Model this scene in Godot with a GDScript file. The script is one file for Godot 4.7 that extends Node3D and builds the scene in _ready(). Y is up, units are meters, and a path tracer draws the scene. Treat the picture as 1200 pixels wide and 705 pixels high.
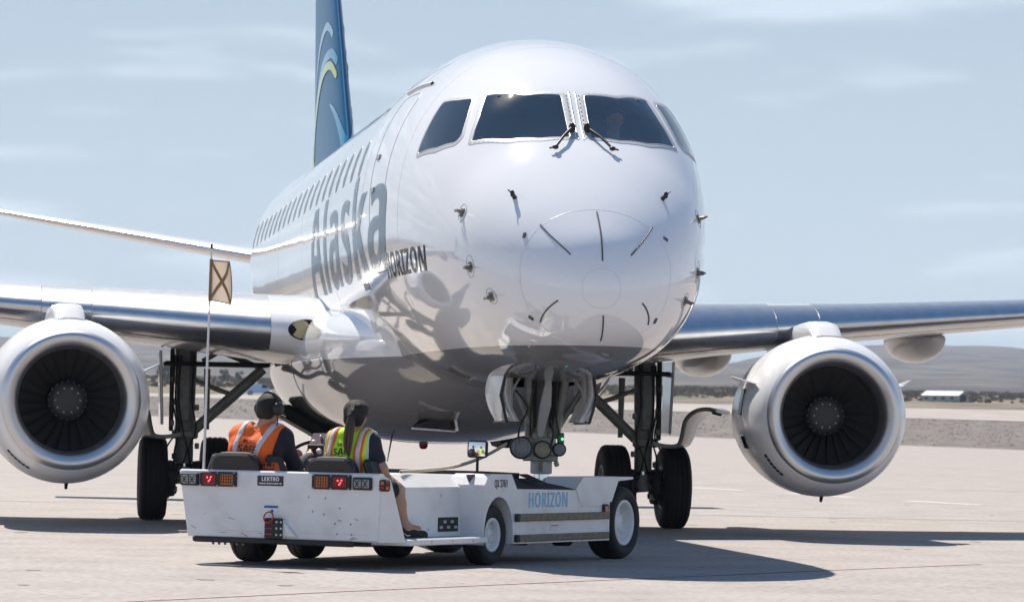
extends Node3D
# A regional jet on a sunlit apron, its nose wheel held by a low towing tractor with two people aboard.
# Camera, sky, sun and exposure come first in _ready(); then the ground and hills, the jet, the tractor, the people and the small things.

const AIR_AT := Vector3(0.71, 0.0, -28.33)
const AIR_YAW := 0.13439
const TUG_AT := Vector3(-1.75, 0.0, -28.03)
const TUG_YAW := -0.47124
const QS := 1.35   # metres of arc per radian used when shapes are laid out on the fuselage skin

# fuselage stations: distance from the nose, half width, top, widest height, bottom
const FUS := [
	[0.0, 0.0, 2.23, 2.23, 2.23], [0.03, 0.18, 2.42, 2.24, 2.06], [0.12, 0.36, 2.60, 2.27, 1.93], [0.3, 0.57, 2.80, 2.33, 1.81],
	[0.6, 0.79, 3.07, 2.43, 1.71], [1.0, 0.975, 3.37, 2.56, 1.63], [1.35, 1.075, 3.60, 2.66, 1.585], [1.9, 1.19, 4.02, 2.79, 1.54],
	[2.5, 1.285, 4.31, 2.91, 1.51], [3.3, 1.37, 4.535, 3.02, 1.49], [4.3, 1.43, 4.66, 3.11, 1.48], [5.5, 1.46, 4.71, 3.17, 1.48],
	[8.0, 1.46, 4.70, 3.22, 1.5], [18.0, 1.47, 4.74, 3.32, 1.6], [21.5, 1.46, 4.80, 3.42, 1.85], [24.0, 1.20, 4.77, 3.60, 2.35],
	[26.5, 0.86, 4.68, 3.80, 2.90], [28.8, 0.50, 4.55, 4.02, 3.40], [30.5, 0.22, 4.40, 4.20, 3.90]]
var fus_x := PackedFloat64Array()
var fus_m: Array = []
var mats := {}
var rng := RandomNumberGenerator.new()


class Shape:
	# Collects triangles; vertices that are shared inside one added piece are smoothed, pieces stay apart.
	var v := PackedVector3Array()
	var ix := PackedInt32Array()

	func add(vs: PackedVector3Array, t: PackedInt32Array, inside: Variant = null) -> void:
		var c := Vector3.ZERO
		if inside == null:
			for p in vs:
				c += p
			c /= maxf(1.0, vs.size())
		else:
			c = inside
		var vol := 0.0
		for i in range(0, t.size(), 3):
			var a := vs[t[i]]
			var b := vs[t[i + 1]]
			var d := vs[t[i + 2]]
			vol += (b - a).cross(d - a).dot((a + b + d) / 3.0 - c)
		var o := v.size()
		v.append_array(vs)
		for i in range(0, t.size(), 3):
			ix.append(o + t[i])
			if vol > 0.0:
				ix.append(o + t[i + 2])
				ix.append(o + t[i + 1])
			else:
				ix.append(o + t[i + 1])
				ix.append(o + t[i + 2])

	func mesh() -> ArrayMesh:
		var n := PackedVector3Array()
		n.resize(v.size())
		for i in range(0, ix.size(), 3):
			var a := v[ix[i]]
			var f := (v[ix[i + 2]] - a).cross(v[ix[i + 1]] - a)
			n[ix[i]] += f
			n[ix[i + 1]] += f
			n[ix[i + 2]] += f
		for i in n.size():
			n[i] = n[i].normalized() if n[i].length_squared() > 1e-20 else Vector3.UP
		var a := []
		a.resize(Mesh.ARRAY_MAX)
		a[Mesh.ARRAY_VERTEX] = v
		a[Mesh.ARRAY_NORMAL] = n
		a[Mesh.ARRAY_INDEX] = ix
		var m := ArrayMesh.new()
		m.add_surface_from_arrays(Mesh.PRIMITIVE_TRIANGLES, a)
		return m


func obj(called: String, s: Variant, m: Material, parent: Node = null) -> MeshInstance3D:
	var o := MeshInstance3D.new()
	o.name = called
	o.mesh = s.mesh() if s is Shape else s
	o.material_override = m
	if parent == null:
		parent = self
	parent.add_child(o, true)
	return o


func again(o: MeshInstance3D, xf: Transform3D, parent: Node = null) -> MeshInstance3D:
	# one more of a part, sharing its mesh and material
	var c := MeshInstance3D.new()
	c.name = o.name.rstrip("0123456789").trim_suffix("_")
	c.mesh = o.mesh
	c.material_override = o.material_override
	(parent if parent else o.get_parent()).add_child(c, true)
	c.transform = xf
	return c


func tag(o: Node, label: String, category := "", group := "", kind := "") -> Node:
	if label:
		o.set_meta("label", label)
	if category:
		o.set_meta("category", category)
	if group:
		o.set_meta("group", group)
	if kind:
		o.set_meta("kind", kind)
	return o


func base(called: String, at: Vector3, yaw := 0.0) -> Node3D:
	var o := Node3D.new()
	o.name = called
	add_child(o, true)
	o.position = at
	o.rotation.y = yaw
	return o


# ---------- shapes
func grid(b: Shape, rows: Array, closed := false, inside: Variant = null) -> void:
	var n: int = rows[0].size()
	var vs := PackedVector3Array()
	for r in rows:
		vs.append_array(r)
	var t := PackedInt32Array()
	for i in rows.size() - 1:
		for j in (n if closed else n - 1):
			var j2 := (j + 1) % n
			t.append_array([i * n + j, (i + 1) * n + j, (i + 1) * n + j2, i * n + j, (i + 1) * n + j2, i * n + j2])
	b.add(vs, t, inside)


func fan(b: Shape, ring: PackedVector3Array, inside: Vector3) -> void:
	var c := Vector3.ZERO
	for p in ring:
		c += p
	var vs := ring.duplicate()
	vs.append(c / ring.size())
	var t := PackedInt32Array()
	for j in ring.size():
		t.append_array([j, (j + 1) % ring.size(), ring.size()])
	b.add(vs, t, inside)


func loft(b: Shape, rows: Array, cap_a := true, cap_b := true) -> void:
	# closed rings one after the other, with flat ends
	var c := Vector3.ZERO
	var k := 0
	for r in rows:
		for p in r:
			c += p
			k += 1
	c /= k
	grid(b, rows, true, c)
	var mid := func(r): 
		var q := Vector3.ZERO
		for p in r:
			q += p
		return q / r.size()
	if cap_a:
		fan(b, rows[0], mid.call(rows[1]))
	if cap_b:
		fan(b, rows[-1], mid.call(rows[-2]))


func box(b: Shape, c: Vector3, size: Vector3, bev := 0.004, basis := Basis()) -> void:
	var h := size / 2.0
	bev = minf(bev, minf(h.x, minf(h.y, h.z)) * 0.9)
	var vs := PackedVector3Array()
	var t := PackedInt32Array()
	var id := {}
	# three copies of each corner, one per face, so that faces stay flat
	var quad := func(p: Array):
		var o := vs.size()
		for q in p:
			vs.append(c + basis * q)
		t.append_array([o, o + 1, o + 2])
		if p.size() == 4:
			t.append_array([o, o + 2, o + 3])
	var P := func(sx: int, sy: int, sz: int, f: int) -> Vector3:
		var q := Vector3(sx * (h.x - (0.0 if f == 0 else bev)), sy * (h.y - (0.0 if f == 1 else bev)), sz * (h.z - (0.0 if f == 2 else bev)))
		return q
	for s in [-1, 1]:
		quad.call([P.call(s, -1, -1, 0), P.call(s, -s, s, 0), P.call(s, 1, 1, 0), P.call(s, s, -s, 0)])
		quad.call([P.call(-1, s, -1, 1), P.call(s, s, -s, 1), P.call(1, s, 1, 1), P.call(-s, s, s, 1)])
		quad.call([P.call(-1, -1, s, 2), P.call(-s, s, s, 2), P.call(1, 1, s, 2), P.call(s, -s, s, 2)])
	if bev > 0.0005:
		for a in [-1, 1]:
			for d in [-1, 1]:
				for e in [[P.call(a, d, -1, 0), P.call(a, d, -1, 1), P.call(a, d, 1, 1), P.call(a, d, 1, 0)], [P.call(a, -1, d, 0), P.call(a, -1, d, 2), P.call(a, 1, d, 2), P.call(a, 1, d, 0)], [P.call(-1, a, d, 1), P.call(-1, a, d, 2), P.call(1, a, d, 2), P.call(1, a, d, 1)]]:
					quad.call(e)
				for e in [-1, 1]:
					quad.call([P.call(a, d, e, 0), P.call(a, d, e, 1), P.call(a, d, e, 2)])
	# turn each face outwards on its own
	for i in range(0, t.size(), 3):
		var p := vs[t[i]]
		var nn := (vs[t[i + 1]] - p).cross(vs[t[i + 2]] - p)
		if nn.dot((p + vs[t[i + 1]] + vs[t[i + 2]]) / 3.0 - c) < 0.0:
			var k := t[i + 1]
			t[i + 1] = t[i + 2]
			t[i + 2] = k
	b.add(vs, t, c)


func tube(b: Shape, pts: Array, r: Variant, n := 8, caps := true) -> void:
	var rows := []
	var side := Vector3.ZERO
	for i in pts.size():
		var d: Vector3 = (pts[mini(i + 1, pts.size() - 1)] - pts[maxi(i - 1, 0)]).normalized()
		if side == Vector3.ZERO:
			side = d.cross(Vector3.UP if absf(d.y) < 0.9 else Vector3.RIGHT).normalized()
		side = (side - d * side.dot(d)).normalized()
		var up := d.cross(side)
		var rad: float = r[i] if r is Array else r
		var ring := PackedVector3Array()
		for j in n:
			ring.append(pts[i] + (side * cos(TAU * j / n) + up * sin(TAU * j / n)) * rad)
		rows.append(ring)
	# orient piece by piece
	for i in rows.size() - 1:
		pass
	grid(b, rows, true, null if pts.size() < 3 else null)
	if caps:
		fan(b, rows[0], pts[1])
		fan(b, rows[-1], pts[-2])


func spline(pts: Array, n := 6, closed := false) -> Array:
	var out := []
	var k := pts.size()
	for i in (k if closed else k - 1):
		var p0 = pts[(i - 1 + k) % k] if closed else pts[maxi(i - 1, 0)]
		var p1 = pts[i]
		var p2 = pts[(i + 1) % k]
		var p3 = pts[(i + 2) % k] if closed else pts[mini(i + 2, k - 1)]
		for j in n:
			var t := float(j) / n
			out.append(0.5 * ((2.0 * p1) + (p2 - p0) * t + (2.0 * p0 - 5.0 * p1 + 4.0 * p2 - p3) * t * t + (3.0 * p1 - p0 - 3.0 * p2 + p3) * t * t * t))
	if not closed:
		out.append(pts[-1])
	return out


func lathe(b: Shape, prof: Array, n: int, xf := Transform3D(), inside: Variant = null) -> void:
	# prof: Vector2(radius, along the local y axis)
	var rows := []
	for p in prof:
		var ring := PackedVector3Array()
		for j in n:
			ring.append(xf * Vector3(p.x * cos(TAU * j / n), p.y, p.x * sin(TAU * j / n)))
		rows.append(ring)
	grid(b, rows, true, inside)


func ball(b: Shape, c: Vector3, r: Vector3, n := 16, basis := Basis()) -> void:
	var rows := []
	for i in n / 2 + 1:
		var a := PI * i / (n / 2) - PI / 2
		var ring := PackedVector3Array()
		for j in n:
			ring.append(c + basis * (Vector3(cos(a) * cos(TAU * j / n), sin(a), cos(a) * sin(TAU * j / n)) * r))
		rows.append(ring)
	grid(b, rows, true, c)


func prism(b: Shape, poly: PackedVector2Array, depth: float, xf: Transform3D, bev := 0.0) -> void:
	# a flat outline in local x, y given a thickness along local z
	if Geometry2D.is_polygon_clockwise(poly):
		poly.reverse()
	var inner := poly
	if bev > 0.0:
		var got := Geometry2D.offset_polygon(poly, -bev)
		if got.size() == 1 and got[0].size() == poly.size():
			inner = got[0]
			# line the offset outline up with the outline
			var best := 0
			for k in inner.size():
				if inner[k].distance_to(poly[0]) < inner[best].distance_to(poly[0]):
					best = k
			var turned := PackedVector2Array()
			for k in inner.size():
				turned.append(inner[(best + k) % inner.size()])
			inner = turned
		else:
			bev = 0.0
	var tri := Geometry2D.triangulate_polygon(inner)
	for s in [-1.0, 1.0]:
		var vs := PackedVector3Array()
		for p in inner:
			vs.append(xf * Vector3(p.x, p.y, s * depth / 2))
		b.add(vs, tri, vs[0] - xf.basis.z * s)
	var n := poly.size()
	for i in n:
		var p := poly[i]
		var q := poly[(i + 1) % n]
		var d := depth / 2 - bev
		var out := Vector2(q.y - p.y, p.x - q.x).normalized()
		var m := xf * Vector3(p.x + q.x, p.y + q.y, 0) - (xf.basis * Vector3(p.x + q.x, p.y + q.y, 0)) * 0.5 - xf.basis * Vector3(out.x, out.y, 0)
		b.add(PackedVector3Array([xf * Vector3(p.x, p.y, -d), xf * Vector3(q.x, q.y, -d), xf * Vector3(q.x, q.y, d), xf * Vector3(p.x, p.y, d)]), PackedInt32Array([0, 1, 2, 0, 2, 3]), m)
		if bev > 0.0:
			var pi := inner[i]
			var qi := inner[(i + 1) % n]
			for s in [-1.0, 1.0]:
				b.add(PackedVector3Array([xf * Vector3(p.x, p.y, s * d), xf * Vector3(q.x, q.y, s * d), xf * Vector3(qi.x, qi.y, s * depth / 2), xf * Vector3(pi.x, pi.y, s * depth / 2)]), PackedInt32Array([0, 1, 2, 0, 2, 3]), m - xf.basis.z * s)


func hexa(b: Shape, p: Array) -> void:
	# eight corners: bottom ring 0..3, top ring 4..7
	var c := Vector3.ZERO
	for q in p:
		c += q / 8.0
	for f in [[0, 1, 2, 3], [4, 5, 6, 7], [0, 1, 5, 4], [1, 2, 6, 5], [2, 3, 7, 6], [3, 0, 4, 7]]:
		b.add(PackedVector3Array([p[f[0]], p[f[1]], p[f[2]], p[f[3]]]), PackedInt32Array([0, 1, 2, 0, 2, 3]), c)


func to(axis: Vector3, at := Vector3.ZERO) -> Transform3D:
	# local y turned along axis
	var y := axis.normalized()
	var x := y.cross(Vector3.BACK if absf(y.z) < 0.9 else Vector3.RIGHT).normalized()
	return Transform3D(Basis(x, y, x.cross(y)), at)


func pipe(called: String, parent: Node, m: Material, pts: Array, r: Variant, n := 8) -> MeshInstance3D:
	var b := Shape.new()
	tube(b, pts, r, n)
	return obj(called, b, m, parent)


func brick(called: String, parent: Node, m: Material, c: Vector3, size: Vector3, bev := 0.006, basis := Basis()) -> MeshInstance3D:
	var b := Shape.new()
	box(b, c, size, bev, basis)
	return obj(called, b, m, parent)


func rounded(pts: Array, r: float, seg := 4, closed := true) -> PackedVector2Array:
	var out := PackedVector2Array()
	var n := pts.size()
	for i in n:
		var p: Vector2 = pts[i]
		if not closed and (i == 0 or i == n - 1):
			out.append(p)
			continue
		var a: Vector2 = pts[(i - 1 + n) % n] - p
		var c: Vector2 = pts[(i + 1) % n] - p
		var k := minf(r, minf(a.length(), c.length()) * 0.45)
		for j in seg + 1:
			var t := float(j) / seg
			out.append((p + a.normalized() * k).lerp(p, t).lerp(p.lerp(p + c.normalized() * k, t), t))
	return out


func dense(pts: PackedVector2Array, step: float, closed := true) -> PackedVector2Array:
	var out := PackedVector2Array()
	var n := pts.size()
	for i in (n if closed else n - 1):
		var q := pts[(i + 1) % n]
		var k := maxi(1, int(ceil(pts[i].distance_to(q) / step)))
		for j in k:
			out.append(pts[i].lerp(q, float(j) / k))
	if not closed:
		out.append(pts[-1])
	return out


# ---------- materials
func lin(r: float, g: float, b: float, a := 1.0) -> Color:
	var c := Color(r, g, b).linear_to_srgb()
	c.a = a
	return c


func mat(key: String, c: Color, rough := 0.5, metal := 0.0) -> StandardMaterial3D:
	if mats.has(key):
		return mats[key]
	var m := StandardMaterial3D.new()
	m.resource_name = key
	m.albedo_color = c
	m.roughness = rough
	m.metallic = metal
	m.cull_mode = BaseMaterial3D.CULL_DISABLED
	mats[key] = m
	return m


func noise(freq: float, kind := FastNoiseLite.TYPE_SIMPLEX_SMOOTH, oct := 4, sd := 1) -> FastNoiseLite:
	var n := FastNoiseLite.new()
	n.noise_type = kind
	n.frequency = freq
	n.fractal_octaves = oct
	n.seed = sd
	return n


func ramp(stops: Array) -> Gradient:
	var g := Gradient.new()
	g.offsets = PackedFloat32Array(stops.map(func(s): return s[0]))
	g.colors = PackedColorArray(stops.map(func(s): return s[1]))
	return g


func tex(n: FastNoiseLite, stops: Array, size := 512) -> NoiseTexture2D:
	var t := NoiseTexture2D.new()
	t.width = size
	t.height = size
	t.seamless = true
	t.noise = n
	t.color_ramp = ramp(stops)
	return t


func grey(a: float) -> Color:
	return Color(a, a, a)


func textured(m: StandardMaterial3D, t: Texture2D, scale: float, world := false) -> StandardMaterial3D:
	m.albedo_texture = t
	m.uv1_triplanar = true
	m.uv1_world_triplanar = world
	m.uv1_scale = Vector3.ONE * scale
	return m


func glass(key: String, c: Color, alpha: float) -> StandardMaterial3D:
	var m := mat(key, Color(c, alpha), 0.02)
	m.transparency = BaseMaterial3D.TRANSPARENCY_ALPHA
	return m


func lamp(key: String, c: Color, e: float) -> StandardMaterial3D:
	var m := mat(key, c, 0.15)
	m.emission_enabled = true
	m.emission = c
	m.emission_energy_multiplier = e
	return m


func make_materials() -> void:
	# jet paint: gloss white whose skin is very slightly wavy between its frames
	var p := mat("white_gloss_paint", lin(0.84, 0.84, 0.855), 0.05)
	p.metallic_specular = 0.7
	p.clearcoat_enabled = true
	p.clearcoat = 0.35
	p.clearcoat_roughness = 0.03
	p.heightmap_enabled = true
	p.heightmap_texture = tex(noise(0.012, FastNoiseLite.TYPE_SIMPLEX_SMOOTH, 2, 5), [[0.0, grey(0)], [1.0, grey(1)]], 256)
	p.heightmap_scale = 0.16
	p.uv1_triplanar = true
	p.uv1_scale = Vector3(0.5, 0.5, 0.22)
	var n2 := mat("radome_paint", lin(0.81, 0.81, 0.84), 0.09)
	n2.metallic_specular = 0.6
	var met := mat("polished_metal", lin(0.66, 0.66, 0.67), 0.27, 1.0)
	textured(met, tex(noise(0.02, FastNoiseLite.TYPE_SIMPLEX_SMOOTH, 4, 8), [[0.2, grey(0.94)], [0.8, grey(1.0)]], 256), 0.9)
	mat("lip_metal", lin(0.66, 0.66, 0.67), 0.40, 1.0)
	mat("frame_metal", lin(0.55, 0.56, 0.58), 0.35, 0.6)
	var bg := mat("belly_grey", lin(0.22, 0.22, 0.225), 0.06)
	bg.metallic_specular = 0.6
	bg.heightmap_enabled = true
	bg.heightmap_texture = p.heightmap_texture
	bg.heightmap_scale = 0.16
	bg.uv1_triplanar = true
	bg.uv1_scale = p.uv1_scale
	mat("cowl_paint", lin(0.80, 0.80, 0.81), 0.22)
	mat("wing_grey", lin(0.46, 0.46, 0.46), 0.16)
	mat("pylon_paint", lin(0.72, 0.72, 0.73), 0.2)
	mat("rivet_rust", lin(0.25, 0.17, 0.11), 0.6)
	mat("seam", lin(0.30, 0.31, 0.34), 0.5)
	mat("dark_gap", lin(0.012, 0.012, 0.013), 0.7)
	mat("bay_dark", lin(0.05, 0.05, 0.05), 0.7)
	var gp := mat("gear_grey", lin(0.30, 0.30, 0.28), 0.42)
	textured(gp, tex(noise(0.03, FastNoiseLite.TYPE_SIMPLEX_SMOOTH, 5, 3), [[0.2, grey(0.86)], [0.55, grey(0.97)], [0.8, grey(1.0)]], 256), 1.3)
	mat("gear_light_grey", lin(0.42, 0.43, 0.43), 0.4)
	mat("chrome", lin(0.75, 0.76, 0.78), 0.12, 1.0)
	mat("black_paint", lin(0.012, 0.012, 0.014), 0.4)
	var ty := mat("tyre_rubber", lin(0.016, 0.016, 0.017), 0.75)
	textured(ty, tex(noise(0.05, FastNoiseLite.TYPE_SIMPLEX_SMOOTH, 4, 4), [[0.2, grey(0.7)], [0.6, grey(1.0)], [0.85, grey(1.0)]], 256), 4.0)
	mat("hose_black", lin(0.015, 0.015, 0.016), 0.5)
	mat("fan_metal", lin(0.10, 0.10, 0.105), 0.38, 0.5)
	mat("spinner_paint", lin(0.035, 0.035, 0.037), 0.5)
	mat("navy_paint", lin(0.010, 0.095, 0.21), 0.3)
	mats["navy_paint"].metallic_specular = 0.22
	mat("fin_teal", lin(0.02, 0.22, 0.38), 0.12)
	mat("fin_pale", lin(0.16, 0.33, 0.50), 0.12)
	mat("fin_lime", lin(0.42, 0.50, 0.06), 0.12)
	mat("letter_blue", lin(0.36, 0.46, 0.56), 0.1)
	mat("letter_dark", lin(0.012, 0.016, 0.035), 0.1)
	glass("cockpit_glass", lin(0.06, 0.10, 0.15), 0.42).metallic_specular = 0.7
	mat("cabin_window_glass", lin(0.012, 0.016, 0.022), 0.06).metallic_specular = 0.2
	mat("cockpit_trim", lin(0.09, 0.10, 0.12), 0.7)
	mat("glareshield", lin(0.035, 0.04, 0.05), 0.8)
	glass("lens_clear", lin(0.5, 0.5, 0.5), 0.12)
	# tractor paint: dulled white with dirt
	var tw := mat("tractor_white", lin(0.74, 0.74, 0.75), 0.32)
	textured(tw, tex(noise(0.012, FastNoiseLite.TYPE_SIMPLEX_SMOOTH, 6, 11), [[0.05, Color(0.94, 0.935, 0.925)], [0.35, Color(0.98, 0.98, 0.975)], [0.6, Color(1, 1, 1)]], 512), 0.45)
	mat("tractor_black", lin(0.02, 0.02, 0.022), 0.65)
	var wd := mat("bumper_wood", lin(0.27, 0.215, 0.155), 0.75)
	textured(wd, tex(noise(0.02, FastNoiseLite.TYPE_SIMPLEX_SMOOTH, 5, 12), [[0.2, grey(0.86)], [0.8, grey(1.0)]], 256), 2.5)
	mat("vinyl_black", lin(0.011, 0.011, 0.012), 0.45)
	mat("console_purple", lin(0.10, 0.045, 0.07), 0.5)
	mat("white_plastic", lin(0.75, 0.75, 0.73), 0.4)
	mat("placard_blue", lin(0.02, 0.12, 0.35), 0.5)
	mat("placard_red", lin(0.45, 0.03, 0.03), 0.5)
	mat("text_white", lin(0.75, 0.75, 0.75), 0.5)
	mat("text_light_blue", lin(0.18, 0.46, 0.66), 0.4)
	lamp("lens_red", lin(0.24, 0.006, 0.010), 0.04)
	lamp("led_red", lin(1.0, 0.10, 0.12), 1.3)
	mat("lens_amber", lin(0.5, 0.13, 0.012), 0.2)
	mat("lens_smoke", lin(0.30, 0.32, 0.33), 0.15)
	mat("mirror_glass", lin(0.9, 0.9, 0.9), 0.01, 1.0)
	lamp("green_led", lin(0.1, 0.9, 0.35), 1.5)
	mat("green_box", lin(0.02, 0.14, 0.05), 0.5)
	# people
	var sk := mat("skin", lin(0.42, 0.235, 0.155), 0.55)
	sk.subsurf_scatter_enabled = true
	sk.subsurf_scatter_strength = 0.08
	mat("lip", lin(0.30, 0.11, 0.09), 0.5)
	mat("eye_white", lin(0.7, 0.7, 0.68), 0.2)
	mat("eye_dark", lin(0.02, 0.015, 0.012), 0.1)
	for c in [["vest_orange", lin(0.85, 0.13, 0.015)], ["vest_lime", lin(0.50, 0.86, 0.02)], ["shirt_navy", lin(0.010, 0.012, 0.024)], ["short_black", lin(0.012, 0.012, 0.014)], ["tape_orange", lin(0.85, 0.14, 0.02)], ["tape_silver", lin(0.55, 0.56, 0.58)]]:
		var m := mat(c[0], c[1], 0.8)
		m.rim_enabled = true
		m.rim = 0.3
		m.heightmap_enabled = true
		m.heightmap_texture = p.heightmap_texture
		m.heightmap_scale = 0.9
		m.uv1_triplanar = true
		m.uv1_scale = Vector3.ONE * 2.6
	mat("hair_dark", lin(0.012, 0.009, 0.007), 0.6)
	mats["hair_dark"].heightmap_enabled = true
	mats["hair_dark"].heightmap_texture = tex(noise(0.05, FastNoiseLite.TYPE_SIMPLEX_SMOOTH, 4, 15), [[0.2, grey(0)], [0.8, grey(1)]], 256)
	mats["hair_dark"].heightmap_scale = 1.2
	mats["hair_dark"].uv1_triplanar = true
	mats["hair_dark"].uv1_scale = Vector3(16, 2.5, 16)
	mat("headset_black", lin(0.010, 0.010, 0.011), 0.45)
	var fl := mat("flag_cloth", lin(0.72, 0.55, 0.38), 0.85)
	fl.backlight_enabled = true
	fl.backlight = Color(0.75, 0.7, 0.65)
	mat("flag_cross", lin(0.26, 0.17, 0.09), 0.85)
	mat("pole_white", lin(0.7, 0.7, 0.7), 0.35)
	mat("cord_pale", lin(0.50, 0.46, 0.36), 0.6)


# ---------- the fuselage skin as a surface
func fus_prepare() -> void:
	for r in FUS:
		fus_x.append(sqrt(r[0]))
	for k in 5:
		var m := PackedFloat64Array()
		var n := FUS.size()
		for i in n:
			if k == 0:
				m.append(0.0)
				continue
			var d1: float = (FUS[i][k] - FUS[i - 1][k]) / (fus_x[i] - fus_x[i - 1]) if i > 0 else 0.0
			var d2: float = (FUS[i + 1][k] - FUS[i][k]) / (fus_x[i + 1] - fus_x[i]) if i < n - 1 else 0.0
			if i == 0:
				m.append(d2)
			elif i == n - 1:
				m.append(d1)
			elif d1 * d2 <= 0.0:
				m.append(0.0)
			else:
				var h1 := fus_x[i] - fus_x[i - 1]
				var h2 := fus_x[i + 1] - fus_x[i]
				m.append((3.0 * (h1 + h2)) / ((2.0 * h2 + h1) / d1 + (h2 + 2.0 * h1) / d2))
		fus_m.append(m)


func fus_at(s: float) -> PackedFloat64Array:
	# half width, top, widest height, bottom
	var x := sqrt(clampf(s, 0.0, 30.5))
	var i := 0
	while i < fus_x.size() - 2 and fus_x[i + 1] <= x:
		i += 1
	var h := fus_x[i + 1] - fus_x[i]
	var t := (x - fus_x[i]) / h
	var out := PackedFloat64Array()
	var a := (1.0 + 2.0 * t) * (1.0 - t) * (1.0 - t)
	var b := t * (1.0 - t) * (1.0 - t) * h
	var c := t * t * (3.0 - 2.0 * t)
	var d := t * t * (t - 1.0) * h
	for k in range(1, 5):
		out.append(a * FUS[i][k] + b * fus_m[k][i] + c * FUS[i + 1][k] + d * fus_m[k][i + 1])
	return out


func fus_ring(q: PackedFloat64Array, s: float, t: float, off := 0.0) -> Vector3:
	var c := cos(t)
	var n := sin(t)
	var e := 2.0 / (clampf(2.12 - 0.056 * (s - 3.0), 1.96, 2.12) if n >= 0.0 else 2.3)
	return Vector3((q[0] + off) * signf(c) * pow(absf(c), e), q[2] + ((q[1] - q[2] + off) if n >= 0.0 else (q[2] - q[3] + off)) * signf(n) * pow(absf(n), e), -s)


func fus_p(s: float, t: float) -> Vector3:
	return fus_ring(fus_at(s), s, t)


func fus_n(s: float, t: float) -> Vector3:
	var e := 0.004
	var s0 := maxf(s - e, 0.0005)
	var a := fus_p(s + e, t) - fus_p(s0, t)
	var b := fus_p(s, t + e) - fus_p(s, t - e)
	var n := a.cross(b).normalized()
	var q := fus_at(s)
	return n if n.dot(fus_p(s, t) - Vector3(0, q[2], -s - 0.25)) > 0.0 else -n


func cut_at(b: Shape, y: float) -> Array:
	# the part of a shape above a height and the part below it, normals running on across the cut
	var up := Shape.new()
	var low := Shape.new()
	for half in 2:
		var o: Shape = up if half == 0 else low
		var sgn := 1.0 if half == 0 else -1.0
		var id := {}
		for i in range(0, b.ix.size(), 3):
			var keep := []
			for k in 3:
				var p := b.ix[i + k]
				var q := b.ix[i + (k + 1) % 3]
				var hp := (b.v[p].y - y) * sgn
				var hq := (b.v[q].y - y) * sgn
				if hp >= 0.0:
					keep.append(Vector2i(p, p))
				if (hp >= 0.0) != (hq >= 0.0):
					keep.append(Vector2i(mini(p, q), maxi(p, q)))
			if keep.size() < 3:
				continue
			var ids := []
			for e in keep:
				if not id.has(e):
					id[e] = o.v.size()
					if e.x == e.y:
						o.v.append(b.v[e.x])
					else:
						var t := (y - b.v[e.x].y) / (b.v[e.y].y - b.v[e.x].y)
						o.v.append(b.v[e.x].lerp(b.v[e.y], t))
				ids.append(id[e])
			for k in range(1, ids.size() - 1):
				o.ix.append_array([ids[0], ids[k], ids[k + 1]])
	return [up, low]


func on_skin(p: Vector2, off: float) -> Vector3:
	return fus_p(p.x, p.y / QS) + fus_n(p.x, p.y / QS) * off


func side_t(s: float, z: float, side := -1) -> float:
	# the angle at which the skin has that height; side -1 is starboard (left in the picture)
	var q := fus_at(s)
	var up := z >= q[2]
	var k := clampf(absf(z - q[2]) / ((q[1] - q[2]) if up else (q[2] - q[3])), 0.0, 1.0)
	var e := (clampf(2.12 - 0.056 * (s - 3.0), 1.96, 2.12) if up else 2.3) / 2.0
	var t := asin(pow(k, e)) * (1.0 if up else -1.0)
	return t if side > 0 else PI - t


func skin_pane(poly: PackedVector2Array, off: float, rings := 5) -> Shape:
	var c := Vector2.ZERO
	for p in poly:
		c += p
	c /= poly.size()
	var rows := []
	for i in rings + 1:
		var r := PackedVector3Array()
		for p in poly:
			r.append(on_skin(c.lerp(p, maxf(0.0005, float(i) / rings)), off))
		rows.append(r)
	var b := Shape.new()
	grid(b, rows, true, on_skin(c, off - 0.5))
	return b


func skin_strip(b: Shape, path: PackedVector2Array, w: float, h: float, closed: bool, lift := 0.0) -> void:
	# a flat bar laid along a path on the skin
	var n := path.size()
	var rows := []
	for i in n:
		var p := on_skin(path[i], lift)
		var nn := fus_n(path[i].x, path[i].y / QS)
		var a := on_skin(path[(i + 1) % n] if closed else path[mini(i + 1, n - 1)], lift)
		var z := on_skin(path[(i - 1 + n) % n] if closed else path[maxi(i - 1, 0)], lift)
		var d := (a - z).normalized()
		var s := nn.cross(d).normalized() * w / 2
		rows.append(PackedVector3Array([p - s - nn * 0.004, p - s * 0.8 + nn * h, p + s * 0.8 + nn * h, p + s - nn * 0.004]))
	if closed:
		rows.append(rows[0])
	for i in rows.size() - 1:
		grid(b, [rows[i], rows[i + 1]], false, (rows[i][0] + rows[i][3] + rows[i + 1][0] + rows[i + 1][3]) / 4.0 - fus_n(path[i].x, path[i].y / QS) * 0.05)


func pv(a: Array) -> PackedVector2Array:
	# station and angle pairs to layout coordinates
	var out := PackedVector2Array()
	for p in a:
		out.append(Vector2(p[0], p[1] * QS))
	return out


func mirrored(p: PackedVector2Array) -> PackedVector2Array:
	var out := PackedVector2Array()
	for q in p:
		out.append(Vector2(q.x, PI * QS - q.y))
	return out


func text_shape(words: String, height: float, font := "Droid Sans", weight := 700, depth := 0.004) -> Mesh:
	var f := SystemFont.new()
	f.font_names = PackedStringArray([font])
	f.font_weight = weight
	var t := TextMesh.new()
	t.font = f
	t.text = words
	t.font_size = 64
	t.pixel_size = height / 46.0
	t.depth = depth
	t.curve_step = 2.0
	return t


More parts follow.
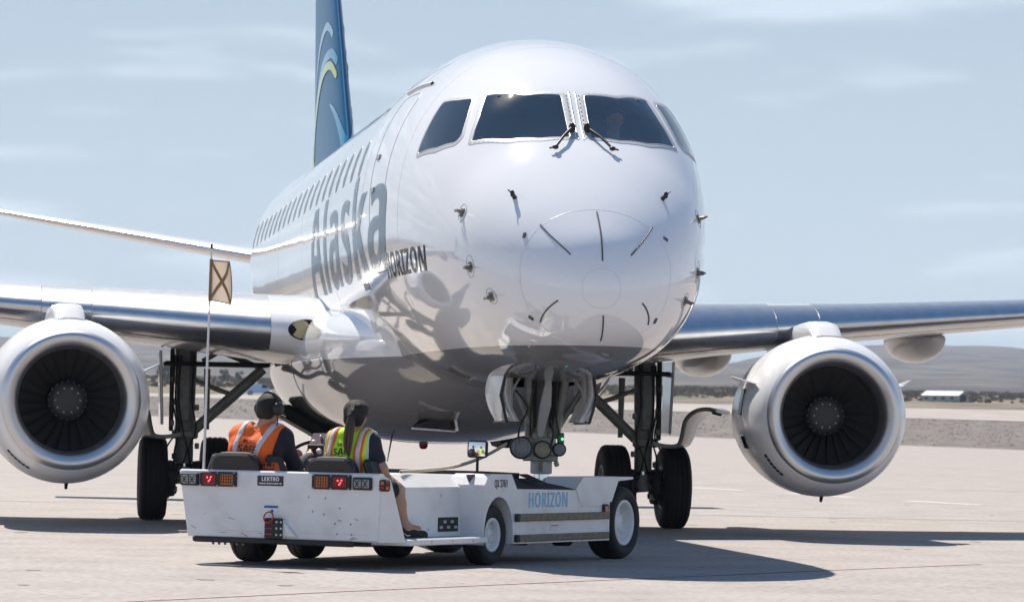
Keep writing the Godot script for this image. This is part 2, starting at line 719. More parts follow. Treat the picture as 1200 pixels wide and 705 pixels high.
func split_tris(m: Mesh, longest: float) -> Array:
	# vertices and triangles of a mesh, cut until no edge is long
	var a := m.surface_get_arrays(0)
	var v: PackedVector3Array = a[Mesh.ARRAY_VERTEX]
	var ix: PackedInt32Array = a[Mesh.ARRAY_INDEX] if a[Mesh.ARRAY_INDEX] != null else PackedInt32Array(range(v.size()))
	var tris := []
	for i in range(0, ix.size(), 3):
		tris.append([v[ix[i]], v[ix[i + 1]], v[ix[i + 2]]])
	var done := PackedVector3Array()
	while tris.size():
		var t = tris.pop_back()
		var best := 0
		for k in 3:
			if t[k].distance_to(t[(k + 1) % 3]) > t[best].distance_to(t[(best + 1) % 3]):
				best = k
		if t[best].distance_to(t[(best + 1) % 3]) > longest and done.size() < 200000:
			var mid: Vector3 = (t[best] + t[(best + 1) % 3]) / 2
			tris.append([t[best], mid, t[(best + 2) % 3]])
			tris.append([mid, t[(best + 1) % 3], t[(best + 2) % 3]])
		else:
			done.append_array([t[0], t[1], t[2]])
	return [done]


# ---------- the jet
func wheel(parent: Node, at: Vector3, axis: Vector3, r: float, w: float, rim_r: float, rim_mat: Material, called_tyre := "tyre", called_rim := "rim", grooves := 4, dish := 0.05) -> void:
	var b := Shape.new()
	var prof := [Vector2(rim_r, -w * 0.36), Vector2(rim_r + 0.015, -w * 0.44), Vector2(lerpf(rim_r, r, 0.45), -w * 0.5), Vector2(lerpf(rim_r, r, 0.75), -w * 0.475), Vector2(r * 0.965, -w * 0.40), Vector2(r * 0.99, -w * 0.33)]
	for g in grooves:
		var y := w * lerpf(-0.26, 0.26, float(g) / maxf(1.0, grooves - 1))
		prof.append_array([Vector2(r, y - w * 0.022), Vector2(r - 0.012, y - w * 0.016), Vector2(r - 0.012, y + w * 0.016), Vector2(r, y + w * 0.022)])
	prof.append_array([Vector2(r * 0.99, w * 0.33), Vector2(r * 0.965, w * 0.40), Vector2(lerpf(rim_r, r, 0.75), w * 0.475), Vector2(lerpf(rim_r, r, 0.45), w * 0.5), Vector2(rim_r + 0.015, w * 0.44), Vector2(rim_r, w * 0.36)])
	lathe(b, prof, 48, to(axis, at))
	obj(called_tyre, b, mats["tyre_rubber"], parent)
	var c := Shape.new()
	for s in [-1.0, 1.0]:
		lathe(c, [Vector2(rim_r + 0.006, s * w * 0.36), Vector2(rim_r + 0.004, s * w * 0.43), Vector2(rim_r - 0.018, s * w * 0.44), Vector2(rim_r - 0.03, s * w * 0.34), Vector2(rim_r * 0.8, s * (w * 0.36 - dish)), Vector2(rim_r * 0.5, s * (w * 0.34 - dish)), Vector2(rim_r * 0.42, s * (w * 0.40 - dish)), Vector2(rim_r * 0.32, s * (w * 0.44 - dish)), Vector2(rim_r * 0.28, s * (w * 0.47 - dish)), Vector2(0.001, s * (w * 0.48 - dish))], 32, to(axis, at), at)
		for k in 8:
			var a := TAU * k / 8
			var x := to(axis, at)
			lathe(c, [Vector2(0.011, s * (w * 0.34 - dish)), Vector2(0.011, s * (w * 0.40 - dish)), Vector2(0.001, s * (w * 0.41 - dish))], 6, x * Transform3D(Basis(), Vector3(cos(a), 0, sin(a)) * rim_r * 0.63))
	obj(called_rim, c, rim_mat, parent)


func foil(y: float, le: float, chord: float, z: float, tc: float, from: float, till: float, n: int, twist: float, grow := 0.0) -> PackedVector3Array:
	# airfoil points from upper surface (negative fraction) round the nose to the lower one; y is sideways, s aft
	var out := PackedVector3Array()
	for i in n + 1:
		var u := lerpf(-from, till, float(i) / n)
		var q := absf(u)
		var x := q * q
		var th := 5.0 * tc * (0.2969 * q - 0.126 * x - 0.3516 * x * x + 0.2843 * x * x * x - 0.1036 * x * x * x * x)
		var camber := (0.018 * (1.0 - pow(2.0 * x - 1.0, 2.0)) - 0.006) if tc > 0.08 else 0.0
		var zz := (camber + (th * 1.05 if u < 0.0 else -th * 0.95)) * chord
		if grow > 0.0:
			zz += grow * (1.0 if u < 0 else -1.0) * minf(1.0, q * 4.0)
			x -= grow * maxf(0.0, 1.0 - q * 4.0) / chord
		zz -= x * chord * twist
		out.append(Vector3(y, z + zz, -(le + x * chord)))
	return out


func wing_at(y: float) -> Array:
	# leading edge station, chord, height, thickness for that distance from the centre line
	var le := 10.35 + 0.5 * (y - 2.0)
	var te := 15.3 if y < 4.9 else 15.3 + (y - 4.9) * 0.24
	return [le, te - le, 2.0 + 0.085 * y + (pow(maxf(0.0, y - 9.0), 2.0) * 0.012), lerpf(0.15, 0.105, clampf((y - 1.5) / 8.0, 0, 1))]


func wing_shell(side: int, y0: float, y1: float, n: int, from: float, till: float, m: int, grow := 0.0) -> Shape:
	var rows := []
	for i in n + 1:
		var y := lerpf(y0, y1, float(i) / n)
		var w := wing_at(y)
		var r := foil(y, w[0], w[1], w[2], w[3], from, till, m, 0.02 + 0.02 * y / 12.0, grow)
		for k in r.size():
			r[k].x *= side
		rows.append(r)
	var b := Shape.new()
	var c := Vector3.ZERO
	for r in rows:
		for p in r:
			c += p
	c /= rows.size() * (m + 1)
	if from < 0.9:
		c += Vector3(0, 0, -0.4)
	grid(b, rows, false, c)
	for r in [rows[0], rows[-1]]:
		fan(b, r, c)
	return b


func build_wing(air: Node3D, side: int) -> void:
	var w := obj("wing", wing_shell(side, 1.2, 13.0, 40, 1.0, 1.0, 60), mats["wing_grey"], air)
	w.set_meta("label", "starboard wing" if side < 0 else "port wing")
	obj("root_glove", wing_shell(side, 1.2, 1.915, 8, 0.40, 0.26, 26, 0.008), mats["white_gloss_paint"], w)
	for seg in [[1.92, 3.80], [4.36, 8.4], [8.43, 12.4]]:
		obj("slat", wing_shell(side, seg[0], seg[1], 14, 0.40, 0.235, 26, 0.012), mats["polished_metal"], w)
	obj("fixed_nose", wing_shell(side, 3.81, 4.35, 6, 0.36, 0.235, 24, 0.007), mats["polished_metal"], w)
	# upswept tip
	var rows := []
	for i in 9:
		var a := i / 8.0 * 1.25
		var t := wing_at(13.0)
		var rad := 0.9
		var k := i / 8.0
		var ch: float = t[1] * lerpf(1.0, 0.45, k)
		var up := foil(0.0, t[0] + k * 0.9, ch, 0.0, 0.1, 1.0, 1.0, 30, 0.03)
		var ring := PackedVector3Array()
		for p in up:
			var c := Vector3(13.0 + rad * sin(a) + k * 0.2, t[2] + rad * (1.0 - cos(a)) + k * 0.8, 0)
			ring.append(Vector3(side * (c.x - p.y * sin(a)), c.y + p.y * cos(a), p.z))
		rows.append(ring)
	var b := Shape.new()
	grid(b, rows, false)
	fan(b, rows[-1], rows[-2][15])
	obj("winglet", b, mats["navy_paint"], w)
	# flap track fairings under the trailing edge
	for y in [3.6, 6.2, 8.8, 11.0]:
		var q := wing_at(y)
		var f := Shape.new()
		var rr := []
		var len := 2.3 if y < 6 else 1.9
		var zc: float = q[2] - 0.16
		for i in 15:
			var k := i / 14.0
			var fat := sqrt(maxf(0.0, 1.0 - pow(2.0 * pow(k, 0.8) - 1.0, 2.0)))
			var ring := PackedVector3Array()
			for j in 18:
				var a := TAU * j / 18
				ring.append(Vector3(side * y + cos(a) * fat * 0.30, zc + sin(a) * fat * (0.12 if sin(a) > 0 else 0.29) - 0.06, -(15.3 - 1.6 + k * len)))
			rr.append(ring)
		grid(f, rr, true)
		obj("flap_fairing", f, mats["wing_grey"], w)
	# gaps between the fixed nose and the panels behind the slats, under the wing
	for seg in [[1.95, 3.5], [4.45, 8.3]]:
		var g := Shape.new()
		for i in 10:
			var ends := []
			for e in 2:
				var y := lerpf(seg[0], seg[1], (i + e * 0.93) / 10.0)
				var q := wing_at(y)
				for u in [0.255, 0.268]:
					var p := foil(y, q[0], q[1], q[2], q[3], -u, u, 1, 0.02 + 0.02 * y / 12.0)[0]
					ends.append(Vector3(p.x * side, p.y - 0.003, p.z))
			g.add(PackedVector3Array(ends), PackedInt32Array([0, 1, 3, 0, 3, 2]), ends[0] + Vector3.UP)
		obj("panel_gap", g, mats["dark_gap"], w)
	# landing light behind a clear cover in the root of the wing
	var q0 := wing_at(1.62)
	var at := Vector3(side * 1.60, q0[2] + 0.0, -q0[0] + 0.045)
	var cv := Shape.new()
	ball(cv, at + Vector3(-side * 0.05, -0.005, -0.03), Vector3(0.215, 0.115, 0.085), 24, Basis(Vector3.UP, side * -0.35))
	obj("light_cover", cv, mats["cabin_window_glass"], w)
	var li := Shape.new()
	lathe(li, [Vector2(0.001, 0.03), Vector2(0.06, 0.027), Vector2(0.098, 0.015), Vector2(0.1, 0.0), Vector2(0.1, -0.04)], 24, to(Vector3(-side * -0.12, 0, 1), at + Vector3(side * 0.02, 0.0, 0.055)))
	obj("landing_light", li, mats["light_amber_lens"], w)


func build_engine(air: Node3D, side: int) -> void:
	var at := Vector3(side * 4.03, 1.33, -9.3)
	var hold := Transform3D(Basis(Vector3.RIGHT, -PI / 2), at)     # local y runs aft (-z)
	var b := Shape.new()
	lathe(b, [Vector2(0.722, 0.062), Vector2(0.752, 0.11), Vector2(0.782, 0.175), Vector2(0.815, 0.28), Vector2(0.852, 0.5), Vector2(0.872, 0.75), Vector2(0.877, 1.0), Vector2(0.868, 1.35), Vector2(0.838, 1.8), Vector2(0.78, 2.3), Vector2(0.70, 2.85), Vector2(0.62, 3.3), Vector2(0.60, 3.3), Vector2(0.62, 2.9)], 96, hold, at + Vector3(0, 0, -1.5))
	var e := obj("engine_cowl", b, mats["cowl_paint"], air)
	e.set_meta("label", "starboard engine" if side < 0 else "port engine")
	e.transform = Transform3D(Basis(), at) * Transform3D(Basis(Vector3.UP, -side * 0.055), Vector3.ZERO) * Transform3D(Basis(), -at)
	var l := Shape.new()
	var lp := [Vector2(0.7215, 0.0635), Vector2(0.718, 0.052), Vector2(0.709, 0.034), Vector2(0.695, 0.017), Vector2(0.678, 0.006), Vector2(0.658, 0.0), Vector2(0.636, 0.004), Vector2(0.612, 0.014), Vector2(0.588, 0.031), Vector2(0.569, 0.056), Vector2(0.555, 0.09), Vector2(0.543, 0.14), Vector2(0.535, 0.21), Vector2(0.531, 0.32)]
	lathe(l, lp, 96, hold, at + Vector3(0, 0, -0.15))
	obj("inlet_lip", l, mats["lip_metal"], e)
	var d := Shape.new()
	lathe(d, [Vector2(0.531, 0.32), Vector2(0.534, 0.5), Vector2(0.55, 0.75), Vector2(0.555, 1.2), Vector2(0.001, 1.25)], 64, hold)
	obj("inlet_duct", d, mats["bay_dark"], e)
	var sp := Shape.new()
	lathe(sp, [Vector2(0.001, 0.56), Vector2(0.07, 0.562), Vector2(0.145, 0.575), Vector2(0.195, 0.605), Vector2(0.215, 0.66), Vector2(0.22, 0.95)], 40, hold)
	obj("spinner", sp, mats["spinner_paint"], e)
	var bo := Shape.new()
	for k in 30:
		var a := TAU * k / (10 if k < 10 else 20)
		var r := 0.13 if k < 10 else 0.198
		ball(bo, hold * Vector3(cos(a) * r, 0.571 if k < 10 else 0.607, sin(a) * r), Vector3.ONE * (0.011 if k < 10 else 0.006), 6)
	obj("bolts", bo, mats["frame_metal"], e)
	# fan blades: wide, twisted, swept
	var bl := Shape.new()
	var rows := []
	for i in 9:
		var k := i / 8.0
		var r := lerpf(0.185, 0.545, k)
		var tw := lerpf(0.45, 1.08, k)
		var ch := lerpf(0.12, 0.165, k)
		var bow := 0.06 * sin(k * PI * 0.5)
		var row := PackedVector3Array()
		for j in 8:
			var f := j / 7.0 - 0.5
			var th := 0.006 * (1.0 - 3.4 * f * f)
			row.append(Vector3(sin(tw) * f * ch + bow * 0.6 - cos(tw) * (0.02 * f * f * 4.0), -(cos(tw) * f * ch), r))
		rows.append(row)
	grid(bl, rows, false, Vector3(1, 0, 0))
	var first: MeshInstance3D
	for k in 24:
		var xf := hold * Transform3D(Basis(Vector3.UP, TAU * k / 24.0), Vector3(0, 0.72, 0))
		if first == null:
			first = obj("fan_blade", bl, mats["fan_metal"], e)
			first.transform = xf
		else:
			again(first, xf)
	# core and cone behind
	var co := Shape.new()
	lathe(co, [Vector2(0.5, 3.0), Vector2(0.47, 3.6), Vector2(0.40, 4.1), Vector2(0.37, 4.12), Vector2(0.2, 4.4), Vector2(0.001, 4.75)], 40, hold)
	obj("exhaust_cone", co, mats["lip_metal"], e)
	# pylon up to the wing
	var py := Shape.new()
	var prows := []
	for q in [[0.50, 0.16, 0.72, 0.865], [0.66, 0.165, 0.75, 0.96], [0.80, 0.165, 0.75, 1.01], [1.0, 0.165, 0.75, 1.03], [1.4, 0.165, 0.72, 1.04], [2.0, 0.165, 0.6, 1.03], [2.9, 0.16, 0.5, 1.0], [4.2, 0.1, 0.5, 0.9]]:
		var ring := PackedVector3Array()
		for c in [[-1, 0], [-1, 0.7], [-0.85, 0.93], [-0.4, 1], [0.4, 1], [0.85, 0.93], [1, 0.7], [1, 0]]:
			ring.append(at + Vector3(c[0] * q[1], lerpf(q[2], q[3], c[1]), -q[0]))
		prows.append(ring)
	loft(py, prows)
	obj("pylon", py, mats["pylon_paint"], e)
	# vortex strakes, vents, latches, drain mast, cowl split line
	for a in [[-1.18, 1], [1.18, -1]]:
		if side > 0 or a[0] > 0:
			var t: float = a[0]
			var dr := Vector3(sin(t), cos(t), 0)
			var st := Shape.new()
			var tn := Vector3(cos(t), -sin(t), 0)
			prism(st, PackedVector2Array([Vector2(-0.62, 0.0), Vector2(0.1, 0.0), Vector2(0.1, 0.21), Vector2(-0.1, 0.21)]), 0.012, Transform3D(Basis(Vector3(0, 0, -1), dr, tn), at + dr * 0.855 + Vector3(0, 0, -0.95)))
			obj("strake", st, mats["white_gloss_paint"], e)
	var vent_at := -2.45 if side < 0 else -2.3
	for k in 6:
		var a: float = vent_at + (k - 2.5) * 0.062
		var dr := Vector3(sin(a), cos(a), 0)
		brick("vent_slot", e, mats["dark_gap"], at + dr * 0.815 + Vector3(0, 0, -0.30), Vector3(0.044, 0.012, 0.075), 0.003, Basis(Vector3(cos(a), -sin(a), 0), dr, Vector3.BACK) * Basis(Vector3.RIGHT, 0.2))
	var sl := Shape.new()
	for s in [0.78, 2.0]:
		var r := 0.8728 if s < 1 else 0.8155
		lathe(sl, [Vector2(r - 0.004, s - 0.005), Vector2(r + 0.0015, s - 0.004), Vector2(r + 0.0015, s + 0.004), Vector2(r - 0.004, s + 0.005)], 72, hold, at + Vector3(0, 0, -s))
	for a in [PI, -2.0, 2.0]:
		var dr := Vector3(sin(a), cos(a), 0)
		var pts := []
		for i in 12:
			var s := lerpf(0.8, 1.98, i / 11.0)
			var r: float = 0.874 if s < 1.1 else (lerpf(0.876, 0.839, (s - 1.1) / 0.7) if s < 1.8 else lerpf(0.839, 0.816, (s - 1.8) / 0.2))
			pts.append(at + dr * r + Vector3(0, 0, -s))
		tube(sl, pts, 0.004, 5)
	obj("cowl_seam", sl, mats["seam"], e)
	var lt := Shape.new()
	var la := -1.42
	for i in 2:
		var dr := Vector3(sin(la - i * 0.5), cos(la - i * 0.5), 0)
		box(lt, at + dr * 0.872 + Vector3(0, 0, -0.98), Vector3(0.30 if i == 0 else 0.16, 0.018, 0.24), 0.008, Basis(Vector3(dr.y, -dr.x, 0), dr, Vector3.BACK))
	if side > 0:
		obj("access_panel", lt, mats["cabin_window_glass"], e)
	pipe("drain_mast", e, mats["black_paint"], [at + Vector3(0.03, -0.86, -0.95), at + Vector3(0.03, -0.93, -1.0)], [0.022, 0.016], 8)


func build_tail(air: Node3D) -> void:
	# fin: section rings going up
	var rows := []
	var fin_at := func(z: float) -> Array:
		# leading edge, trailing edge
		var le := lerpf(24.1, 28.0, (z - 6.2) / 3.7) if z > 6.2 else lerpf(22.5, 24.1, (z - 4.7) / 1.5)
		return [le, lerpf(29.1, 30.1, (z - 4.7) / 5.2)]
	for i in 25:
		var z := lerpf(4.45, 9.9, i / 24.0)
		var e: Array = fin_at.call(z)
		var ring := PackedVector3Array()
		var ch: float = e[1] - e[0]
		for p in foil(0, e[0], ch, 0.0, 0.055, 1.0, 1.0, 40, 0.0):
			ring.append(Vector3(p.y * 1.0, z, p.z))
		rows.append(ring)
	var b := Shape.new()
	grid(b, rows, false, Vector3(0, 7, -26))
	fan(b, rows[-1], rows[-2][20])
	var fin := obj("fin", b, mats["navy_paint"], air)
	# bands of colour that sweep up and curl over to the leading edge, on both faces
	var band := func(called: String, m: Material, pts: Array, w0: float, w1: float, lift: float):
		for side in [-1, 1]:
			var st := Shape.new()
			var path := spline(pts, 40)
			var rr := []
			for i in path.size():
				var p: Vector2 = path[i]
				var d: Vector2 = (path[mini(i + 1, path.size() - 1)] - path[maxi(i - 1, 0)]).normalized()
				var nn := Vector2(-d.y, d.x) * lerpf(w0, w1, float(i) / path.size()) * minf(1.0, 0.4 + 14.0 * (1.0 - float(i) / path.size())) / 2
				var row := PackedVector3Array()
				for k in 5:
					var q := p + nn * (k / 2.0 - 1.0)
					var e: Array = fin_at.call(q.y)
					var x := clampf((q.x - e[0]) / (e[1] - e[0]), 0.0, 1.0)
					var uu := sqrt(x)
					var f := foil(0, e[0], e[1] - e[0], 0.0, 0.055, uu, uu, 1, 0.0)
					var h: float = f[0].y if side > 0 else f[1].y
					row.append(Vector3((h + (lift if h > 0 else -lift)), q.y, -maxf(q.x, e[0] - 0.004)))
				rr.append(row)
			grid(st, rr, false, Vector3(0, 7, -26))
			obj(called, st, m, fin)
	band.call("pale_band", mats["fin_pale"], [Vector2(28.6, 6.35), Vector2(28.0, 6.70), Vector2(27.1, 7.0), Vector2(26.1, 7.16), Vector2(25.6, 7.10), Vector2(25.2, 6.95)], 0.18, 0.10, 0.006)
	band.call("teal_band", mats["fin_teal"], [Vector2(29.5, 5.3), Vector2(28.9, 5.86), Vector2(28.1, 6.14), Vector2(26.5, 6.57), Vector2(25.2, 6.68), Vector2(24.55, 6.48)], 0.30, 0.11, 0.006)
	band.call("lime_band", mats["fin_lime"], [Vector2(29.45, 5.25), Vector2(28.9, 5.74), Vector2(28.1, 6.02), Vector2(26.5, 6.42), Vector2(25.2, 6.50), Vector2(24.4, 6.26)], 0.24, 0.10, 0.010)
	band.call("sky_band", mats["fin_teal"], [Vector2(23.1, 5.15), Vector2(23.6, 5.45), Vector2(24.2, 5.72), Vector2(24.8, 5.88)], 0.20, 0.04, 0.006)
	# tailplane
	for side in [-1, 1]:
		var rr := []
		for i in 13:
			var y := lerpf(0.3, 5.0, i / 12.0)
			var r := foil(y, 25.5 + 0.61 * (y - 1.1), lerpf(2.7, 1.15, y / 5.0), 3.63 + 0.183 * (y - 1.1), 0.10, 1.0, 1.0, 30, -0.01)
			for k in r.size():
				r[k].x *= side
			rr.append(r)
		var t := Shape.new()
		grid(t, rr, false)
		fan(t, rr[-1], rr[-2][15])
		var tp := obj("tailplane", t, mats["white_gloss_paint"], air)
		var le := Shape.new()
		var l2 := []
		for i in 13:
			var y := lerpf(1.2, 5.0, i / 12.0)
			var r := foil(y, 25.5 + 0.61 * (y - 1.1), lerpf(2.7, 1.15, y / 5.0), 3.63 + 0.183 * (y - 1.1), 0.10, 0.24, 0.16, 12, -0.01, 0.004)
			for k in r.size():
				r[k].x *= side
			l2.append(r)
		grid(le, l2, false, Vector3(side * 3.0, 4.0, -28.0))
		obj("leading_edge", le, mats["polished_metal"], tp)


func build_main_gear(air: Node3D, k: int) -> void:
	var x := k * 2.68
	var S := func(dx: float, z: float, s: float) -> Vector3: return Vector3(x + k * dx, z, -s)     # dx outboard
	var b := Shape.new()
	tube(b, [S.call(0, 2.05, 13.4), S.call(0, 1.75, 13.4), S.call(0, 1.12, 13.4), S.call(0, 1.02, 13.4), S.call(0, 0.98, 13.4)], [0.125, 0.125, 0.11, 0.125, 0.10], 20)
	box(b, S.call(0.02, 1.55, 13.38), Vector3(0.17, 0.85, 0.26), 0.03)
	tube(b, [S.call(0, 1.04, 13.4), S.call(0, 0.66, 13.4)], 0.105, 16)
	tube(b, [S.call(-0.02, 0.62, 13.4), S.call(0, 0.42, 13.4)], [0.10, 0.115], 16)
	var g := obj("main_gear", b, mats["gear_grey"], air)
	g.set_meta("label", "starboard main landing gear" if k < 0 else "port main landing gear")
	pipe("axle", g, mats["gear_grey"], [S.call(-0.42, 0.48, 13.4), S.call(0.42, 0.48, 13.4)], 0.06, 14)
	pipe("piston", g, mats["chrome"], [S.call(0, 0.75, 13.4), S.call(0, 0.55, 13.4)], 0.085, 18)
	for s in [-1.0, 1.0]:
		wheel(g, S.call(s * 0.355, 0.482, 13.4), Vector3.RIGHT, 0.482, 0.33, 0.24, mats["gear_light_grey"])
		var br := Shape.new()
		lathe(br, [Vector2(0.09, -0.07), Vector2(0.2, -0.06), Vector2(0.21, 0.0), Vector2(0.2, 0.06), Vector2(0.09, 0.07)], 24, to(Vector3.RIGHT, S.call(s * 0.16, 0.482, 13.4)))
		for j in 6:
			var a := TAU * j / 6 + 0.3
			tube(br, [S.call(s * 0.08, 0.482 + cos(a) * 0.15, 13.4 + sin(a) * 0.15), S.call(s * 0.22, 0.482 + cos(a) * 0.15, 13.4 + sin(a) * 0.15)], 0.032, 8)
		obj("brake", br, mats["bay_dark"], g)
	# folding side brace, running inboard and up to the wing root
	pipe("side_brace", g, mats["gear_grey"], [S.call(-0.02, 0.98, 13.36), S.call(-0.06, 1.0, 13.36), S.call(-0.55, 1.45, 13.30), S.call(-0.88, 1.76, 13.25)], [0.05, 0.062, 0.066, 0.06], 10)
	pipe("lock_stay", g, mats["gear_grey"], [S.call(-0.10, 1.62, 13.3), S.call(-0.34, 1.52, 13.3), S.call(-0.55, 1.45, 13.3)], [0.022, 0.03, 0.026], 8)
	pipe("upper_stay", g, mats["gear_grey"], [S.call(-0.18, 1.83, 13.2), S.call(-0.38, 1.95, 13.2), S.call(-0.82, 1.78, 13.2)], [0.03, 0.034, 0.03], 8)
	pipe("actuator", g, mats["gear_grey"], [S.call(-0.26, 1.05, 13.5), S.call(-0.25, 1.75, 13.5)], [0.03, 0.04], 10)
	# torque links behind the leg, ahead of it as seen from the nose
	for d in [[Vector3(0, 0.98, 13.22), Vector3(0, 0.78, 13.06)], [Vector3(0, 0.78, 13.06), Vector3(0, 0.55, 13.26)]]:
		pipe("torque_link", g, mats["gear_grey"], [S.call(0.0, d[0].y, d[0].z + 0.35), S.call(0.0, d[1].y, d[1].z + 0.55)], 0.03, 8)
	# brackets, fittings and hoses down the leg
	for q in [[0.15, 1.62], [0.14, 1.36], [0.15, 1.12], [-0.13, 1.3], [-0.14, 0.86], [0.12, 0.74], [-0.1, 0.58], [0.1, 0.36]]:
		brick("fitting", g, mats["gear_grey"], S.call(q[0], q[1], 13.28), Vector3(0.05, 0.07, 0.07), 0.01)
	brick("fitting", g, mats["gear_grey"], S.call(0.0, 0.99, 13.26), Vector3(0.30, 0.10, 0.08), 0.02)
	for q in [[0.10, 0.02], [-0.09, 0.05], [0.06, -0.08], [0.13, 0.09]]:
		var pts := spline([S.call(q[0], 1.9, 13.22), S.call(q[0] + 0.02, 1.4, 13.22), S.call(q[0] - 0.03, 1.05, 13.2), S.call(q[0] + q[1], 0.8, 13.16), S.call(q[0] * 1.2, 0.52, 13.24)], 5)
		pipe("hose", g, mats["hose_black"], pts, 0.011, 6)
	var hs := Shape.new()
	for q in [0.20, -0.20]:
		for j in 3:
			ball(hs, S.call(q, 0.30 + j * 0.09, 13.2), Vector3(0.045, 0.05, 0.05), 8)
	obj("brake_line_cluster", hs, mats["hose_black"], g)
	# doors carried by the leg: a flat plate outboard of it and the dished lower one
	brick("leg_door", g, mats["white_gloss_paint"], S.call(0.285, 1.52, 13.42), Vector3(0.035, 0.85, 0.55), 0.012, Basis(Vector3.BACK, k * -0.04))
	brick("leg_door_inner", g, mats["bay_dark"], S.call(0.16, 1.50, 13.3), Vector3(0.05, 0.95, 0.08), 0.012)
	var prof := spline([Vector2(0.06, 0.99), Vector2(0.22, 0.96), Vector2(0.355, 0.975), Vector2(0.40, 1.08), Vector2(0.44, 1.26), Vector2(0.55, 1.37), Vector2(0.70, 1.40), Vector2(0.80, 1.37)], 5)
	var rows := []
	for i in prof.size():
		var p: Vector2 = prof[i]
		var d: Vector2 = (prof[mini(i + 1, prof.size() - 1)] - prof[maxi(i - 1, 0)]).normalized()
		var nn := Vector2(d.y, -d.x) * 0.024
		var f := smoothstep(0.18, 0.5, p.x)
		var q := p + Vector2(0.27 * f, -0.01 * f)
		rows.append(PackedVector3Array([S.call(p.x + nn.x, p.y + nn.y, 13.1), S.call(p.x - nn.x, p.y - nn.y, 13.1), S.call(q.x - nn.x, q.y - nn.y, 13.2 + 0.45 * f), S.call(q.x + nn.x, q.y + nn.y, 13.2 + 0.45 * f)]))
	var dd := Shape.new()
	for i in rows.size() - 1:
		loft(dd, [rows[i], rows[i + 1]], i == 0, i == rows.size() - 2)
	obj("hub_door", dd, mats["wing_grey"], g)
	pipe("door_tip", g, mats["dark_gap"], [S.call(0.76, 1.36, 13.12), S.call(0.87, 1.335, 13.12)], 0.016, 8)
	# the well the leg folds into
	brick("wheel_well", g, mats["dark_gap"], S.call(-0.35, 1.80, 13.4), Vector3(1.2, 0.05, 0.7), 0.01)


